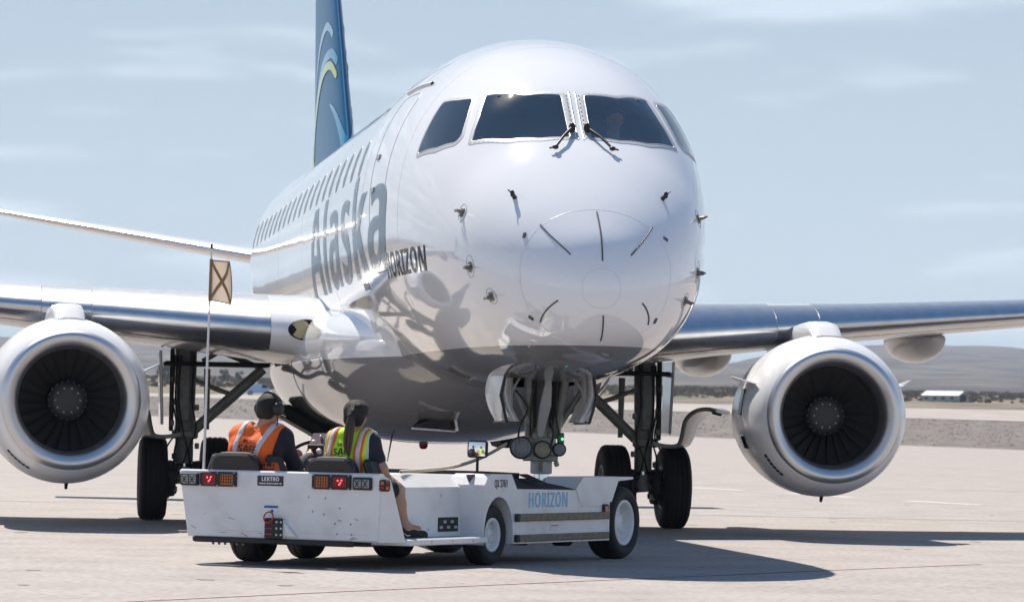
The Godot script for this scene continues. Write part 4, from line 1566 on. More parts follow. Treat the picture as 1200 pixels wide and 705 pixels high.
func build_tractor() -> Node3D:
	var tug := base("tow_tractor", TUG_AT, TUG_YAW)
	tag(tug, "low white towing tractor under the jet's nose, two people on its seats", "tow tractor")
	var W: Material = mats["tractor_white"]
	var K: Material = mats["tractor_black"]
	var side := Transform3D(Basis(Vector3(0, 0, -1), Vector3.UP, Vector3.RIGHT), Vector3.ZERO)   # outlines drawn in (u, y), thickness across
	# rear panel, leaning out a little at the top
	var b := Shape.new()
	prism(b, PackedVector2Array([Vector2(-0.885, 0.215), Vector2(0.85, 0.215), Vector2(0.865, 0.73), Vector2(0.855, 0.745), Vector2(-0.96, 0.745), Vector2(-0.975, 0.73)]), 0.06, Transform3D(Basis(Vector3.RIGHT, Vector3.UP, Vector3.BACK), T(0, 0, 0.03)), 0.012)
	var rear := obj("rear_panel", b, W, tug)
	# right rear corner plate and the step
	b = Shape.new()
	hexa(b, [T(0.852, 0.215, 0.004), T(0.985, 0.215, 0.19), T(0.94, 0.215, 0.27), T(0.80, 0.215, 0.06), T(0.866, 0.742, 0.004), T(0.91, 0.70, 0.07), T(0.88, 0.70, 0.11), T(0.82, 0.742, 0.06)])
	obj("corner_plate", b, W, tug)
	b = Shape.new()
	prism(b, PackedVector2Array([Vector2(0.5, 0.12), Vector2(1.02, 0.2), Vector2(1.02, 1.50), Vector2(0.97, 1.56), Vector2(0.5, 1.56)]), 0.05, Transform3D(Basis(Vector3.RIGHT, Vector3(0, 0, -1), Vector3.UP), Vector3(0, 0.215, 0)), 0.008)
	var step := obj("step", b, W, tug)
	b = Shape.new()
	for i in 9:
		box(b, T(0.87, 0.2415, 0.4 + i * 0.125), Vector3(0.22, 0.004, 0.03), 0.001)
	obj("step_tread", b, mats["gear_light_grey"], step)
	for u in [0.55, 0.9, 1.25]:
		var bo := Shape.new()
		ball(bo, T(1.022, 0.215, u), Vector3(0.006, 0.009, 0.009), 8)
		obj("bolt", bo, mats["frame_metal"], step)
	# floor and chassis
	b = Shape.new()
	box(b, T(-0.1, 0.20, 0.85), Vector3(1.6, 0.05, 1.5), 0.006)
	box(b, T(-0.15, 0.22, 2.7), Vector3(1.4, 0.08, 2.2), 0.01)
	obj("floor", b, K, tug)
	# under the rear edge: rubber skirt and a row of bolts
	b = Shape.new()
	box(b, T(-0.1, 0.195, 0.012), Vector3(1.45, 0.045, 0.04), 0.01)
	obj("rubber_skirt", b, K, rear)
	b = Shape.new()
	for i in 6:
		ball(b, T(-0.66 + i * 0.055, 0.165, 0.03), Vector3.ONE * 0.012, 8)
	obj("chain_stud", b, mats["gear_grey"], rear)
	# inner wall on the right, sloped along its top, with a grille
	b = Shape.new()
	prism(b, PackedVector2Array([Vector2(0.60, 0.24), Vector2(0.745, 0.24), Vector2(0.745, 0.635), Vector2(0.60, 0.735), Vector2(0.45, 0.735), Vector2(0.45, 0.24)]), 1.02, Transform3D(Basis(Vector3.RIGHT, Vector3.UP, Vector3.BACK), T(0, 0, 1.12)), 0.006)
	var wall := obj("inner_wall", b, W, tug)
	b = Shape.new()
	box(b, T(0.746, 0.335, 1.33), Vector3(0.012, 0.115, 0.34), 0.004)
	var gr := obj("grille", b, K, wall)
	for i in 5:
		brick("grille_bar", gr, mats["gear_light_grey"], T(0.755, 0.335 + (0.022 if i % 2 else -0.022), 1.20 + i * 0.062), Vector3(0.01, 0.022, 0.045), 0.003)
	b = Shape.new()
	for q in [[0.50, 1.57], [0.46, 1.575], [0.42, 1.58], [0.36, 1.58], [0.57, 1.2], [0.3, 1.0]]:
		ball(b, T(0.747, q[0], q[1]), Vector3(0.006, 0.011, 0.011), 8)
	obj("wall_bolts", b, mats["frame_metal"], wall)
	# right body with the wheel arch cut into it
	var arch := PackedVector2Array([Vector2(1.54, 0.17), Vector2(1.54, 0.655), Vector2(1.60, 0.72), Vector2(1.66, 0.742), Vector2(2.02, 0.742), Vector2(2.12, 0.62), Vector2(3.30, 0.605), Vector2(3.42, 0.50), Vector2(3.90, 0.50), Vector2(3.90, 0.17), Vector2(2.06, 0.17)])
	for i in 13:
		var a := PI * i / 12.0
		arch.append(Vector2(1.80 + cos(a) * 0.255, 0.275 + sin(a) * 0.285))
	for s in [1.0, -1.0]:
		b = Shape.new()
		var v: float = 0.80 if s > 0 else -0.81
		prism(b, arch, 0.33, side.translated(T(v, 0, 0)), 0.010)
		var body := obj("side_body", b, W, tug)
		b = Shape.new()
		prism(b, PackedVector2Array([Vector2(1.52, 0.25), Vector2(2.08, 0.25), Vector2(2.08, 0.60), Vector2(1.52, 0.60)]), 0.02, side.translated(T(v - s * 0.15, 0, 0)))
		obj("arch_liner", b, mats["dark_gap"], body)
		# bumper boards with black ends
		if s > 0:
			for q in [[0.385, 0.062], [0.215, 0.058]]:
				var bd := brick("bumper_board", body, mats["bumper_wood"], T(0.978, q[0], 2.99), Vector3(0.034, q[1], 1.72), 0.008)
				brick("board_end", bd, K, T(0.98, q[0], 2.105), Vector3(0.036, q[1] + 0.004, 0.05), 0.006)
				for u in [2.55, 3.2]:
					var bo := Shape.new()
					ball(bo, T(0.996, q[0], u), Vector3(0.004, 0.011, 0.011), 8)
					obj("bolt", bo, mats["gear_grey"], bd)
			b = Shape.new()
			for q in [[0.47, 3.35], [0.155 + 0.02, 3.35]]:
				box(b, T(0.967, q[0], 3.6), Vector3(0.006, 0.012, 0.5), 0.002)
			obj("hinge", b, mats["frame_metal"], body)
			words_on(body, "fleet_lettering", "HORIZON", 0.125, mats["text_light_blue"], Transform3D(Basis(Vector3(0, 0, -1), Vector3.UP, Vector3.RIGHT), T(0.966, 0.525, 2.70)), 0.95)
			words_on(body, "fleet_number", "QX 3761", 0.062, mats["letter_dark"], Transform3D(Basis(Vector3(0, 0, -1), Vector3.UP, Vector3.RIGHT), T(0.966, 0.665, 1.83)), 0.72)
			var pl := brick("data_plate", body, mats["text_white"], T(0.966, 0.305, 2.82), Vector3(0.006, 0.075, 0.18), 0.002)
			for i in 4:
				brick("plate_print", pl, mats["placard_red"] if i == 1 else mats["frame_metal"], T(0.9705, 0.328 - i * 0.016, 2.82), Vector3(0.003, 0.007, 0.14), 0.0)
			b = Shape.new()
			prism(b, PackedVector2Array([Vector2(0, 0), Vector2(0.10, 0.005), Vector2(0.055, -0.10)]), 0.008, Transform3D(Basis(Vector3(0.35, 0, -0.94).normalized(), Vector3.UP, Vector3(0.94, 0, 0.35).normalized()), T(0.80, 0.735, 1.525)))
			obj("corner_reflector", b, mats["console_purple"], body)
		# front fender over the big wheel
		b = Shape.new()
		prism(b, PackedVector2Array([Vector2(3.30, 0.50), Vector2(3.22, 0.615), Vector2(3.36, 0.715), Vector2(4.36, 0.715), Vector2(4.36, 0.695), Vector2(4.06, 0.68), Vector2(3.93, 0.50)]), 0.34, side.translated(T(v, 0, 0)), 0.008)
		var fd := obj("fender", b, W, tug)
		b = Shape.new()
		box(b, T(v - s * 0.15, 0.5, 4.2), Vector3(0.03, 0.42, 0.62), 0.004)
		obj("fender_liner", b, mats["dark_gap"], fd)
		if s > 0:
			var ml := brick("marker_lamp", fd, K, T(0.975, 0.44, 3.80), Vector3(0.02, 0.085, 0.11), 0.008)
			brick("marker_lens", ml, mats["lens_amber"], T(0.988, 0.44, 3.795), Vector3(0.008, 0.05, 0.06), 0.006)
			brick("marker_lens", ml, mats["lens_red"], T(0.988, 0.455, 3.835), Vector3(0.008, 0.02, 0.02), 0.006)
		# wheels
		wheel(tug, T(v + s * 0.03, 0.247, 1.80), Vector3.RIGHT, 0.247, 0.19, 0.135, W, "tyre", "wheel_rim", 3, 0.035)
		wheel(tug, T(v + s * 0.03, 0.315, 4.25), Vector3.RIGHT, 0.315, 0.27, 0.195, W, "tyre", "wheel_rim", 5, 0.06)
		wheel(tug, T(-0.45 if s > 0 else -0.76, 0.20, 2.6 if s > 0 else 0.82), Vector3.RIGHT, 0.20, 0.26, 0.10, K, "tyre", "wheel_rim", 2, 0.03)
	# centre deck, black cover over the cradle side, cradle
	b = Shape.new()
	box(b, T(-0.09, 0.48, 2.18), Vector3(1.40, 0.50, 1.05), 0.02)
	obj("centre_deck", b, W, tug)
	b = Shape.new()
	hexa(b, [T(0.955, 0.612, 2.10), T(0.955, 0.597, 3.33), T(0.63, 0.597, 3.33), T(0.63, 0.612, 2.05), T(0.952, 0.632, 2.12), T(0.952, 0.612, 3.31), T(0.70, 0.66, 3.20), T(0.66, 0.755, 2.05)])
	var cov := obj("cradle_cover", b, mats["cover_fabric"], tug)
	b = Shape.new()
	hexa(b, [T(0.66, 0.65, 2.02), T(0.66, 0.65, 2.75), T(-0.7, 0.65, 2.75), T(-0.7, 0.65, 2.02), T(0.67, 0.762, 2.0), T(0.68, 0.745, 2.72), T(-0.7, 0.75, 2.72), T(-0.7, 0.762, 2.0)])
	obj("cradle_cover", b, mats["cover_fabric"], tug)
	brick("cover_label", cov, mats["vinyl_black"], T(0.80, 0.700, 2.72), Vector3(0.2, 0.006, 0.18), 0.002, Basis(Vector3.BACK, -0.36))
	b = Shape.new()
	box(b, T(0.1, 0.24, 3.35), Vector3(1.1, 0.06, 1.0), 0.01)
	box(b, T(0.1, 0.42, 2.74), Vector3(1.1, 0.36, 0.06), 0.01)
	box(b, T(0.64, 0.40, 3.35), Vector3(0.06, 0.36, 1.1), 0.01)
	box(b, T(-0.64, 0.40, 3.35), Vector3(0.06, 0.36, 1.1), 0.01)
	obj("cradle", b, mats["gear_grey"], tug)
	# lamps along the rear panel
	var board := func(v: float, w: float, cells: Array):
		var h := brick("lamp_board", rear, K, T(v, 0.672, -0.012), Vector3(w, 0.115, 0.03), 0.006)
		for c in cells:
			var x: float = v + c[0]
			var dir := Transform3D(Basis(Vector3.RIGHT, Vector3.BACK, Vector3.DOWN), T(x, 0.672, -0.027))
			b = Shape.new()
			box(b, T(x, 0.672, -0.029), Vector3(0.115, 0.085, 0.012), 0.012)
			var lens := obj("lens", b, mats[c[1]], h)
			b = Shape.new()
			for i in 5:
				box(b, T(x - 0.044 + i * 0.022, 0.672, -0.0365), Vector3(0.004, 0.078, 0.006), 0.001)
			for i in 3:
				box(b, T(x, 0.648 + i * 0.024, -0.0365), Vector3(0.108, 0.004, 0.006), 0.001)
			obj("lens_ribs", b, K if c[1] != "lens_red" else mats["lens_red"], lens)
			if c[1] == "lens_red":
				b = Shape.new()
				for q in [[-0.012, 0.012], [0.014, -0.004], [0.002, -0.018], [0.022, 0.016]]:
					ball(b, T(x + q[0], 0.672 + q[1], -0.038), Vector3(0.0085, 0.0085, 0.003), 8)
				obj("red_led", b, mats["led_red"], lens)
		b = Shape.new()
		for sx in [-0.5, 0.0, 0.5]:
			for sy in [-1, 1]:
				ball(b, T(v + sx * (w - 0.03), 0.672 + sy * 0.05, -0.028), Vector3(0.006, 0.006, 0.003), 6)
		obj("screws", b, mats["frame_metal"], h)
	board.call(-0.60, 0.335, [[-0.075, "lens_red"], [0.085, "lens_amber"]])
	board.call(0.43, 0.345, [[-0.085, "lens_amber"], [0.08, "lens_red"]])
	for q in [[-0.865, 0.165], [0.705, 0.165]]:
		var h := brick("work_lamp", rear, K, T(q[0], 0.665, -0.012), Vector3(q[1], 0.098, 0.035), 0.008)
		for s in [-1.0, 1.0]:
			b = Shape.new()
			box(b, T(q[0] + s * 0.036, 0.665, -0.031), Vector3(0.062, 0.066, 0.012), 0.014)
			var lens := obj("lens", b, mats["lens_smoke"], h)
			b = Shape.new()
			for k in [-0.6, 0.6]:
				box(b, T(q[0] + s * 0.036, 0.665, -0.0385), Vector3(0.006, 0.07, 0.004), 0.001, Basis(Vector3.BACK, k))
			for k in 3:
				box(b, T(q[0] + s * 0.036, 0.645 + k * 0.02, -0.0385), Vector3(0.056, 0.004, 0.004), 0.001)
			obj("lens_ribs", b, K, lens)
	var cl := brick("corner_lamp", rear, K, T(0.888, 0.655, 0.012), Vector3(0.085, 0.09, 0.03), 0.012, Basis(Vector3.UP, 0.6))
	for q in [[-0.016, 0.018, "lens_amber"], [0.016, 0.018, "lens_red"], [-0.016, -0.018, "lens_red"], [0.016, -0.018, "lens_amber"]]:
		brick("lens", cl, mats[q[2]], T(0.897 + q[0], 0.655 + q[1], -0.003 + q[0] * 0.7), Vector3(0.026, 0.028, 0.012), 0.004, Basis(Vector3.UP, 0.6))
	# maker's plate, notice, tow hitch with its red loop
	var mp := brick("maker_plate", rear, mats["letter_dark"], T(-0.128, 0.668, -0.003), Vector3(0.235, 0.078, 0.008), 0.002)
	var face := Transform3D(Basis(), Vector3.ZERO)
	words_on(mp, "plate_lettering", "LEKTRO", 0.032, mats["text_white"], face.translated(T(-0.125, 0.682, -0.009)), 1.0)
	for i in 14:
		brick("plate_print", mp, mats["text_white"], T(-0.225 + i * 0.015, 0.648, -0.0075), Vector3(0.010 if i % 4 else 0.005, 0.011, 0.002), 0.0)
	var nt := brick("notice", rear, mats["text_white"], T(-0.115, 0.44, -0.002), Vector3(0.125, 0.07, 0.005), 0.001)
	brick("notice_band", nt, mats["placard_blue"], T(-0.115, 0.466, -0.0055), Vector3(0.125, 0.018, 0.003), 0.0)
	b = Shape.new()
	lathe(b, [Vector2(0.013, 0), Vector2(0.013, 0.003), Vector2(0.001, 0.0032)], 16, to(Vector3.BACK, T(-0.105, 0.432, -0.005)))
	obj("notice_mark", b, mats["placard_blue"], nt)
	b = Shape.new()
	prism(b, PackedVector2Array([Vector2(-0.165, 0.235), Vector2(-0.145, 0.37), Vector2(0.0, 0.37), Vector2(0.13, 0.235)]), 0.03, Transform3D(Basis(), T(0, 0, -0.012)), 0.006)
	obj("hitch_bracket", b, W, rear)
	var hp := brick("hitch_plate", rear, K, T(-0.07, 0.30, -0.035), Vector3(0.155, 0.16, 0.03), 0.006)
	b = Shape.new()
	for i in 3:
		for j in 2:
			ball(b, T(-0.035 + j * 0.04, 0.25 + i * 0.05, -0.052), Vector3(0.010, 0.010, 0.004), 8)
	obj("bolts", b, mats["frame_metal"], hp)
	for i in 3:
		brick("hitch_slot", hp, mats["placard_red"], T(-0.105, 0.255 + i * 0.042, -0.052), Vector3(0.06, 0.008, 0.006), 0.001)
	var lp := []
	for i in 17:
		var a := TAU * i / 16.0
		lp.append(T(-0.105 + cos(a) * 0.042, 0.385 + sin(a) * 0.042, -0.058 + sin(a) * 0.01))
	pipe("safety_loop", hp, mats["placard_red"], lp, 0.006, 8)
	# scuffs and bolt heads on the panel
	b = Shape.new()
	for q in [[0.22, 0.55], [0.37, 0.545], [0.26, 0.44], [0.36, 0.42], [0.50, 0.47], [0.46, 0.35], [0.60, 0.35], [0.48, 0.27], [0.61, 0.27]]:
		ball(b, T(q[0], q[1], -0.001), Vector3(0.008, 0.008, 0.004), 8)
	obj("panel_bolt", b, mats["gear_grey"], rear)
	b = Shape.new()
	for i in 6:
		box(b, T(-0.55 + i * 0.24, 0.27, -0.0012), Vector3(0.22, 0.004, 0.002), 0.0)
	obj("panel_fold", b, mats["tractor_white_dull"], rear)
	rng.seed = 9
	for i in 16:
		var sv := rng.randf_range(-0.85, 0.8)
		var sy := 0.235 + 0.18 * pow(rng.randf(), 2.0)
		brick("scuff", rear, mats["scuff"], T(sv, sy, -0.0005), Vector3(rng.randf_range(0.015, 0.07), rng.randf_range(0.003, 0.008), 0.0016), 0.0, Basis(Vector3.BACK, rng.randf_range(-0.5, 0.5)))
	# seats with side bolsters
	for q in [[-0.47, 0.88], [0.41, 0.86]]:
		b = Shape.new()
		var pts := rounded([Vector2(-0.245, 0.0), Vector2(0.245, 0.0), Vector2(0.20, 0.42), Vector2(-0.22, 0.42)], 0.12, 5)
		prism(b, pts, 0.09, Transform3D(Basis(Vector3.RIGHT, 0.16), T(q[0], q[1] - 0.41, 0.105)), 0.02)
		var bk := obj("seat_back", b, mats["vinyl_black"], tug)
		for s in [-1.0, 1.0]:
			brick("bolster", bk, mats["vinyl_black"], T(q[0] + s * 0.265, q[1] - 0.085, 0.20), Vector3(0.07, 0.16, 0.2), 0.025, Basis(Vector3.BACK, s * 0.35))
		b = Shape.new()
		box(b, T(q[0], 0.425, 0.40), Vector3(0.46, 0.09, 0.44), 0.03)
		obj("seat_cushion", b, mats["vinyl_black"], tug)
		b = Shape.new()
		box(b, T(q[0], 0.30, 0.38), Vector3(0.36, 0.16, 0.36), 0.01)
		obj("seat_base", b, K, tug)
	# console between the seats with its knobs, dash, steering wheel
	var tilt := Basis(Vector3.RIGHT, 0.95)
	b = Shape.new()
	box(b, T(-0.14, 0.60, 0.98), Vector3(0.30, 0.72, 0.30), 0.01)
	obj("console", b, K, tug)
	b = Shape.new()
	box(b, T(-0.14, 0.91, 0.86), Vector3(0.32, 0.03, 0.32), 0.006, tilt)
	var pn := obj("control_panel", b, mats["console_purple"], tug)
	for q in [[-0.11, 0.06, "text_white", 0.018], [0.02, 0.05, "lens_amber", 0.018], [0.09, 0.02, "text_white", 0.020], [-0.03, -0.03, "text_white", 0.024], [0.10, -0.06, "text_white", 0.018], [-0.12, -0.06, "lens_smoke", 0.02], [0.03, -0.10, "lens_red", 0.016], [-0.06, 0.11, "frame_metal", 0.012], [0.06, 0.12, "frame_metal", 0.012], [0.13, 0.10, "lens_smoke", 0.014]]:
		b = Shape.new()
		lathe(b, [Vector2(q[3], 0.0), Vector2(q[3], 0.02), Vector2(q[3] * 0.7, 0.032), Vector2(0.001, 0.034)], 14, Transform3D(tilt, T(-0.14, 0.91, 0.86) + tilt * Vector3(q[0], 0.014, -q[1])))
		obj("knob", b, mats[q[2]], pn)
	b = Shape.new()
	box(b, T(-0.42, 0.66, 1.15), Vector3(0.9, 0.42, 0.30), 0.02)
	obj("dash", b, K, tug)
	var sw := []
	var sb := Basis(Vector3.RIGHT, 0.7)
	for i in 33:
		var a := TAU * i / 32.0
		sw.append(T(-0.30, 0.86, 0.86) + sb * Vector3(cos(a) * 0.19, 0, sin(a) * 0.19))
	var wh := pipe("steering_wheel", tug, mats["vinyl_black"], sw, 0.016, 10)
	pipe("steering_column", wh, K, [T(-0.30, 0.86, 0.86), T(-0.30, 0.72, 1.05)], 0.03, 10)
	for a in [0.5, 2.6, 4.7]:
		pipe("spoke", wh, K, [T(-0.30, 0.86, 0.86), T(-0.30, 0.86, 0.86) + sb * Vector3(cos(a) * 0.19, 0, sin(a) * 0.19)], 0.011, 6)
	# mirror on its stalk
	pipe("mirror_stalk", tug, K, [T(0.55, 0.72, 2.2), T(0.55, 0.90, 2.2)], 0.012, 10)
	var mc := T(0.545, 0.94, 2.2)
	var cam_l := (tug.transform.affine_inverse() * Vector3(0, 1.08, 0) - mc).normalized()
	var ppl := (T(0.02, 1.06, 0.28) - mc).normalized()
	var mn := (cam_l + ppl).normalized()
	var mx := Vector3.UP.cross(mn).normalized()
	var mb := Basis(mx, mn.cross(mx), mn)
	b = Shape.new()
	prism(b, rounded([Vector2(-0.088, -0.072), Vector2(0.088, -0.072), Vector2(0.088, 0.072), Vector2(-0.088, 0.072)], 0.03, 4), 0.035, Transform3D(mb, mc - mn * 0.016), 0.006)
	var mir := obj("mirror", b, K, tug)
	b = Shape.new()
	var mg := []
	for i in 11:
		var r := PackedVector3Array()
		for j in 13:
			var x := lerpf(-0.074, 0.074, j / 12.0)
			var y := lerpf(-0.058, 0.058, i / 10.0)
			r.append(mc + mb * Vector3(x, y, 0.014 - (x * x + y * y) / 0.75))
		mg.append(r)
	grid(b, mg, false, mc - mn)
	obj("mirror_glass", b, mats["mirror_glass"], mir)
	# whip pole with the chequered flag's plain cousin: a pale flag with a brown cross
	var p0 := T(-0.80, 0.70, 0.09)
	var p1 := T(-0.735, 2.51, 0.03)
	var pole := pipe("flag_pole", tug, mats["pole_white"], [p0, p0.lerp(p1, 0.5) + Vector3(-0.004, 0, 0), p1], [0.012, 0.010, 0.007], 10)
	b = Shape.new()
	ball(b, p1, Vector3(0.013, 0.02, 0.013), 10)
	obj("pole_tip", b, K, pole)
	pipe("flag_sleeve", pole, mats["flag_cross"], [p0.lerp(p1, 0.76), p0.lerp(p1, 0.945)], 0.013, 8)
	var cloth := func(x: float, y: float) -> Vector3:     # x, y from 0 to 1
		var a := p0.lerp(p1, lerpf(0.765, 0.94, y))
		return a + Vector3(x * (0.205 - 0.02 * pow(y - 0.45, 2.0) * 4.0), -0.012 * x - 0.025 * x * x * (1.0 - y), 0.022 * sin(x * 6.0 + y * 2.0) * x)
	var rows := []
	for i in 13:
		var r := PackedVector3Array()
		for j in 13:
			r.append(cloth.call(i / 12.0, j / 12.0))
		rows.append(r)
	b = Shape.new()
	grid(b, rows, false, T(0, 1.8, -3))
	var flag := obj("flag", b, mats["flag_cloth"], pole)
	for s in [0, 1]:
		for lift in [0.003, -0.003]:
			b = Shape.new()
			var rr := []
			for i in 17:
				var k := lerpf(0.03, 0.97, i / 16.0)
				var r := PackedVector3Array()
				for w in [-0.065, 0.0, 0.065]:
					var x := clampf(k + w * (1 if s == 0 else 1), 0.0, 1.0)
					r.append(cloth.call(x, (k if s == 0 else 1.0 - k)) + Vector3(0, 0, lift))
				rr.append(r)
			grid(b, rr, false, T(0, 1.8, -3))
			obj("flag_cross", b, mats["flag_cross"], flag)
	b = Shape.new()
	var edge := []
	for i in 13:
		edge.append(cloth.call(i / 12.0, 1.0))
	for i in 13:
		edge.append(cloth.call(1.0, 1.0 - i / 12.0))
	for i in 13:
		edge.append(cloth.call(1.0 - i / 12.0, 0.0))
	tube(b, edge, 0.0045, 5)
	obj("flag_hem", b, mats["flag_cross"], flag)
	return tug


# ---------- people: joints with radii, joined smoothly and meshed as one surface
func blob(b: Shape, bones: Array, cell: float, k: float, infl := 0.0, planes: Array = [], holes: Array = []) -> void:
	var lo := Vector3.INF
	var hi := -Vector3.INF
	for q in bones:
		var r: float = maxf(q[2], q[3]) + infl + cell * 3.0
		for e in 2:
			lo = lo.min(q[e] - Vector3.ONE * r)
			hi = hi.max(q[e] + Vector3.ONE * r)
	var nx := int((hi.x - lo.x) / cell) + 2
	var ny := int((hi.y - lo.y) / cell) + 2
	var nz := int((hi.z - lo.z) / cell) + 2
	var f := PackedFloat32Array()
	f.resize(nx * ny * nz)
	f.fill(1.0)
	for pass_ in 2:
		for q in (bones if pass_ == 0 else holes):
			var a: Vector3 = q[0]
			var d: Vector3 = q[1] - a
			var dd := maxf(d.length_squared(), 1e-8)
			var ra: float = q[2] + (infl if pass_ == 0 else 0.0)
			var rb: float = q[3] + (infl if pass_ == 0 else 0.0)
			var reach := maxf(ra, rb) + k + cell * 2.0
			var b0 := (a.min(q[1]) - Vector3.ONE * reach - lo) / cell
			var b1 := (a.max(q[1]) + Vector3.ONE * reach - lo) / cell
			for i in range(maxi(0, int(b0.x)), mini(nx, int(b1.x) + 2)):
				for j in range(maxi(0, int(b0.y)), mini(ny, int(b1.y) + 2)):
					var at := (i * ny + j) * nz
					for l in range(maxi(0, int(b0.z)), mini(nz, int(b1.z) + 2)):
						var p := lo + Vector3(i, j, l) * cell - a
						var h := clampf(p.dot(d) / dd, 0.0, 1.0)
						var v := (p - d * h).length() - lerpf(ra, rb, h)
						var o := f[at + l]
						if pass_ == 0:
							var m := maxf(k - absf(o - v), 0.0) / k
							f[at + l] = minf(o, v) - m * m * k * 0.25
						else:
							f[at + l] = maxf(o, -v)
	if planes.size():
		for i in nx:
			for j in ny:
				for l in nz:
					var at := (i * ny + j) * nz + l
					if f[at] < 0.1:
						var p := lo + Vector3(i, j, l) * cell
						for q in planes:
							f[at] = maxf(f[at], p.dot(q[0]) - q[1])
	var id := PackedInt32Array()
	id.resize(f.size())
	id.fill(-1)
	var vs := PackedVector3Array()
	var near := cell * 2.5
	var corner := [0, nz * ny, nz, nz * ny + nz, 1, nz * ny + 1, nz + 1, nz * ny + nz + 1]
	var cpos := [Vector3(0, 0, 0), Vector3(1, 0, 0), Vector3(0, 1, 0), Vector3(1, 1, 0), Vector3(0, 0, 1), Vector3(1, 0, 1), Vector3(0, 1, 1), Vector3(1, 1, 1)]
	var edges := [[0, 1], [2, 3], [4, 5], [6, 7], [0, 2], [1, 3], [4, 6], [5, 7], [0, 4], [1, 5], [2, 6], [3, 7]]
	for i in nx - 1:
		for j in ny - 1:
			for l in nz - 1:
				var at := (i * ny + j) * nz + l
				if absf(f[at]) > near:
					continue
				var neg := 0
				for c in corner:
					if f[at + c] < 0.0:
						neg += 1
				if neg == 0 or neg == 8:
					continue
				var sum := Vector3.ZERO
				var cnt := 0
				for e in edges:
					var u := f[at + corner[e[0]]]
					var w := f[at + corner[e[1]]]
					if (u < 0.0) != (w < 0.0):
						sum += cpos[e[0]].lerp(cpos[e[1]], u / (u - w))
						cnt += 1
				id[at] = vs.size()
				vs.append(lo + (Vector3(i, j, l) + sum / cnt) * cell)
	var t := PackedInt32Array()
	var st := [nz * ny, nz, 1]
	for i in range(1, nx - 1):
		for j in range(1, ny - 1):
			for l in range(1, nz - 1):
				var at := (i * ny + j) * nz + l
				if absf(f[at]) > near:
					continue
				for ax in 3:
					var s0 := f[at] < 0.0
					if s0 == (f[at + st[ax]] < 0.0):
						continue
					var u: int = st[(ax + 1) % 3]
					var w: int = st[(ax + 2) % 3]
					var q := [id[at], id[at - u], id[at - u - w], id[at - w]]
					if q[0] < 0 or q[1] < 0 or q[2] < 0 or q[3] < 0:
						continue
					if s0:
						t.append_array([q[0], q[1], q[2], q[0], q[2], q[3]])
					else:
						t.append_array([q[0], q[2], q[1], q[0], q[3], q[2]])
	b.add(vs, t)


func hand(b: Shape, wrist: Vector3, fwd: Vector3, palm: Vector3, thumb_side: Vector3, curl: float) -> void:
	# palm and five fingers; fwd along the hand, palm the way the palm faces
	fwd = fwd.normalized()
	var side := thumb_side.normalized()
	var bones := []
	for i in 4:
		var x := (1.5 - i) * 0.021
		bones.append([wrist + side * x * 0.6, wrist + fwd * 0.085 + side * x, 0.020, 0.0125])
		var len: float = [0.072, 0.080, 0.074, 0.058][i]
		var p := wrist + fwd * 0.088 + side * x
		var d := fwd
		for g in 3:
			d = (d + palm.normalized() * curl * (0.6 + 0.4 * g)).normalized()
			var e: Vector3 = p + d * len * [0.45, 0.32, 0.23][g]
			bones.append([p, e, 0.0098 - g * 0.001, 0.0088 - g * 0.001])
			p = e
	var t0 := wrist + fwd * 0.02 + side * 0.028
	var t1 := t0 + (side * 0.7 + fwd * 0.6 + palm * 0.25).normalized() * 0.045
	var t2 := t1 + (side * 0.2 + fwd * 0.8 + palm * 0.5).normalized() * 0.034
	bones.append([t0, t1, 0.015, 0.0115])
	bones.append([t1, t2, 0.0115, 0.009])
	blob(b, bones, 0.0045, 0.012)


func head_bones(c: Vector3, h: Basis, w: float) -> Array:
	var P := func(x: float, y: float, z: float) -> Vector3: return c + h * Vector3(x * w, y, z)
	return [[P.call(0, 0.03, 0.025), P.call(0, 0.035, -0.02), 0.079, 0.077], [P.call(-0.012, 0.03, 0.0), P.call(0.012, 0.03, 0.0), 0.078, 0.078], [P.call(0, -0.03, -0.015), P.call(0, -0.078, -0.055), 0.058, 0.034], [P.call(-0.035, -0.03, -0.045), P.call(0.035, -0.03, -0.045), 0.035, 0.035],
		[P.call(0, 0.005, -0.092), P.call(0, -0.028, -0.106), 0.010, 0.014], [P.call(-0.032, 0.032, -0.078), P.call(0.032, 0.032, -0.078), 0.017, 0.017], [P.call(0, -0.055, -0.085), P.call(0, -0.058, -0.088), 0.016, 0.016],
		[P.call(-0.080, 0.01, 0.005), P.call(-0.084, -0.022, 0.0), 0.013, 0.010], [P.call(0.080, 0.01, 0.005), P.call(0.084, -0.022, 0.0), 0.013, 0.010]]


func face(parent: Node, c: Vector3, h: Basis) -> void:
	for s in [-1.0, 1.0]:
		var b := Shape.new()
		ball(b, c + h * Vector3(s * 0.031, 0.008, -0.083), Vector3.ONE * 0.0125, 12)
		var e := obj("eye", b, mats["eye_white"], parent)
		b = Shape.new()
		ball(b, c + h * Vector3(s * 0.031, 0.008, -0.0925), Vector3.ONE * 0.0055, 8)
		obj("pupil", b, mats["eye_dark"], e)
	var m := Shape.new()
	ball(m, c + h * Vector3(0, -0.056, -0.1), Vector3(0.022, 0.006, 0.006), 12, h)
	obj("lips", m, mats["lip"], parent)


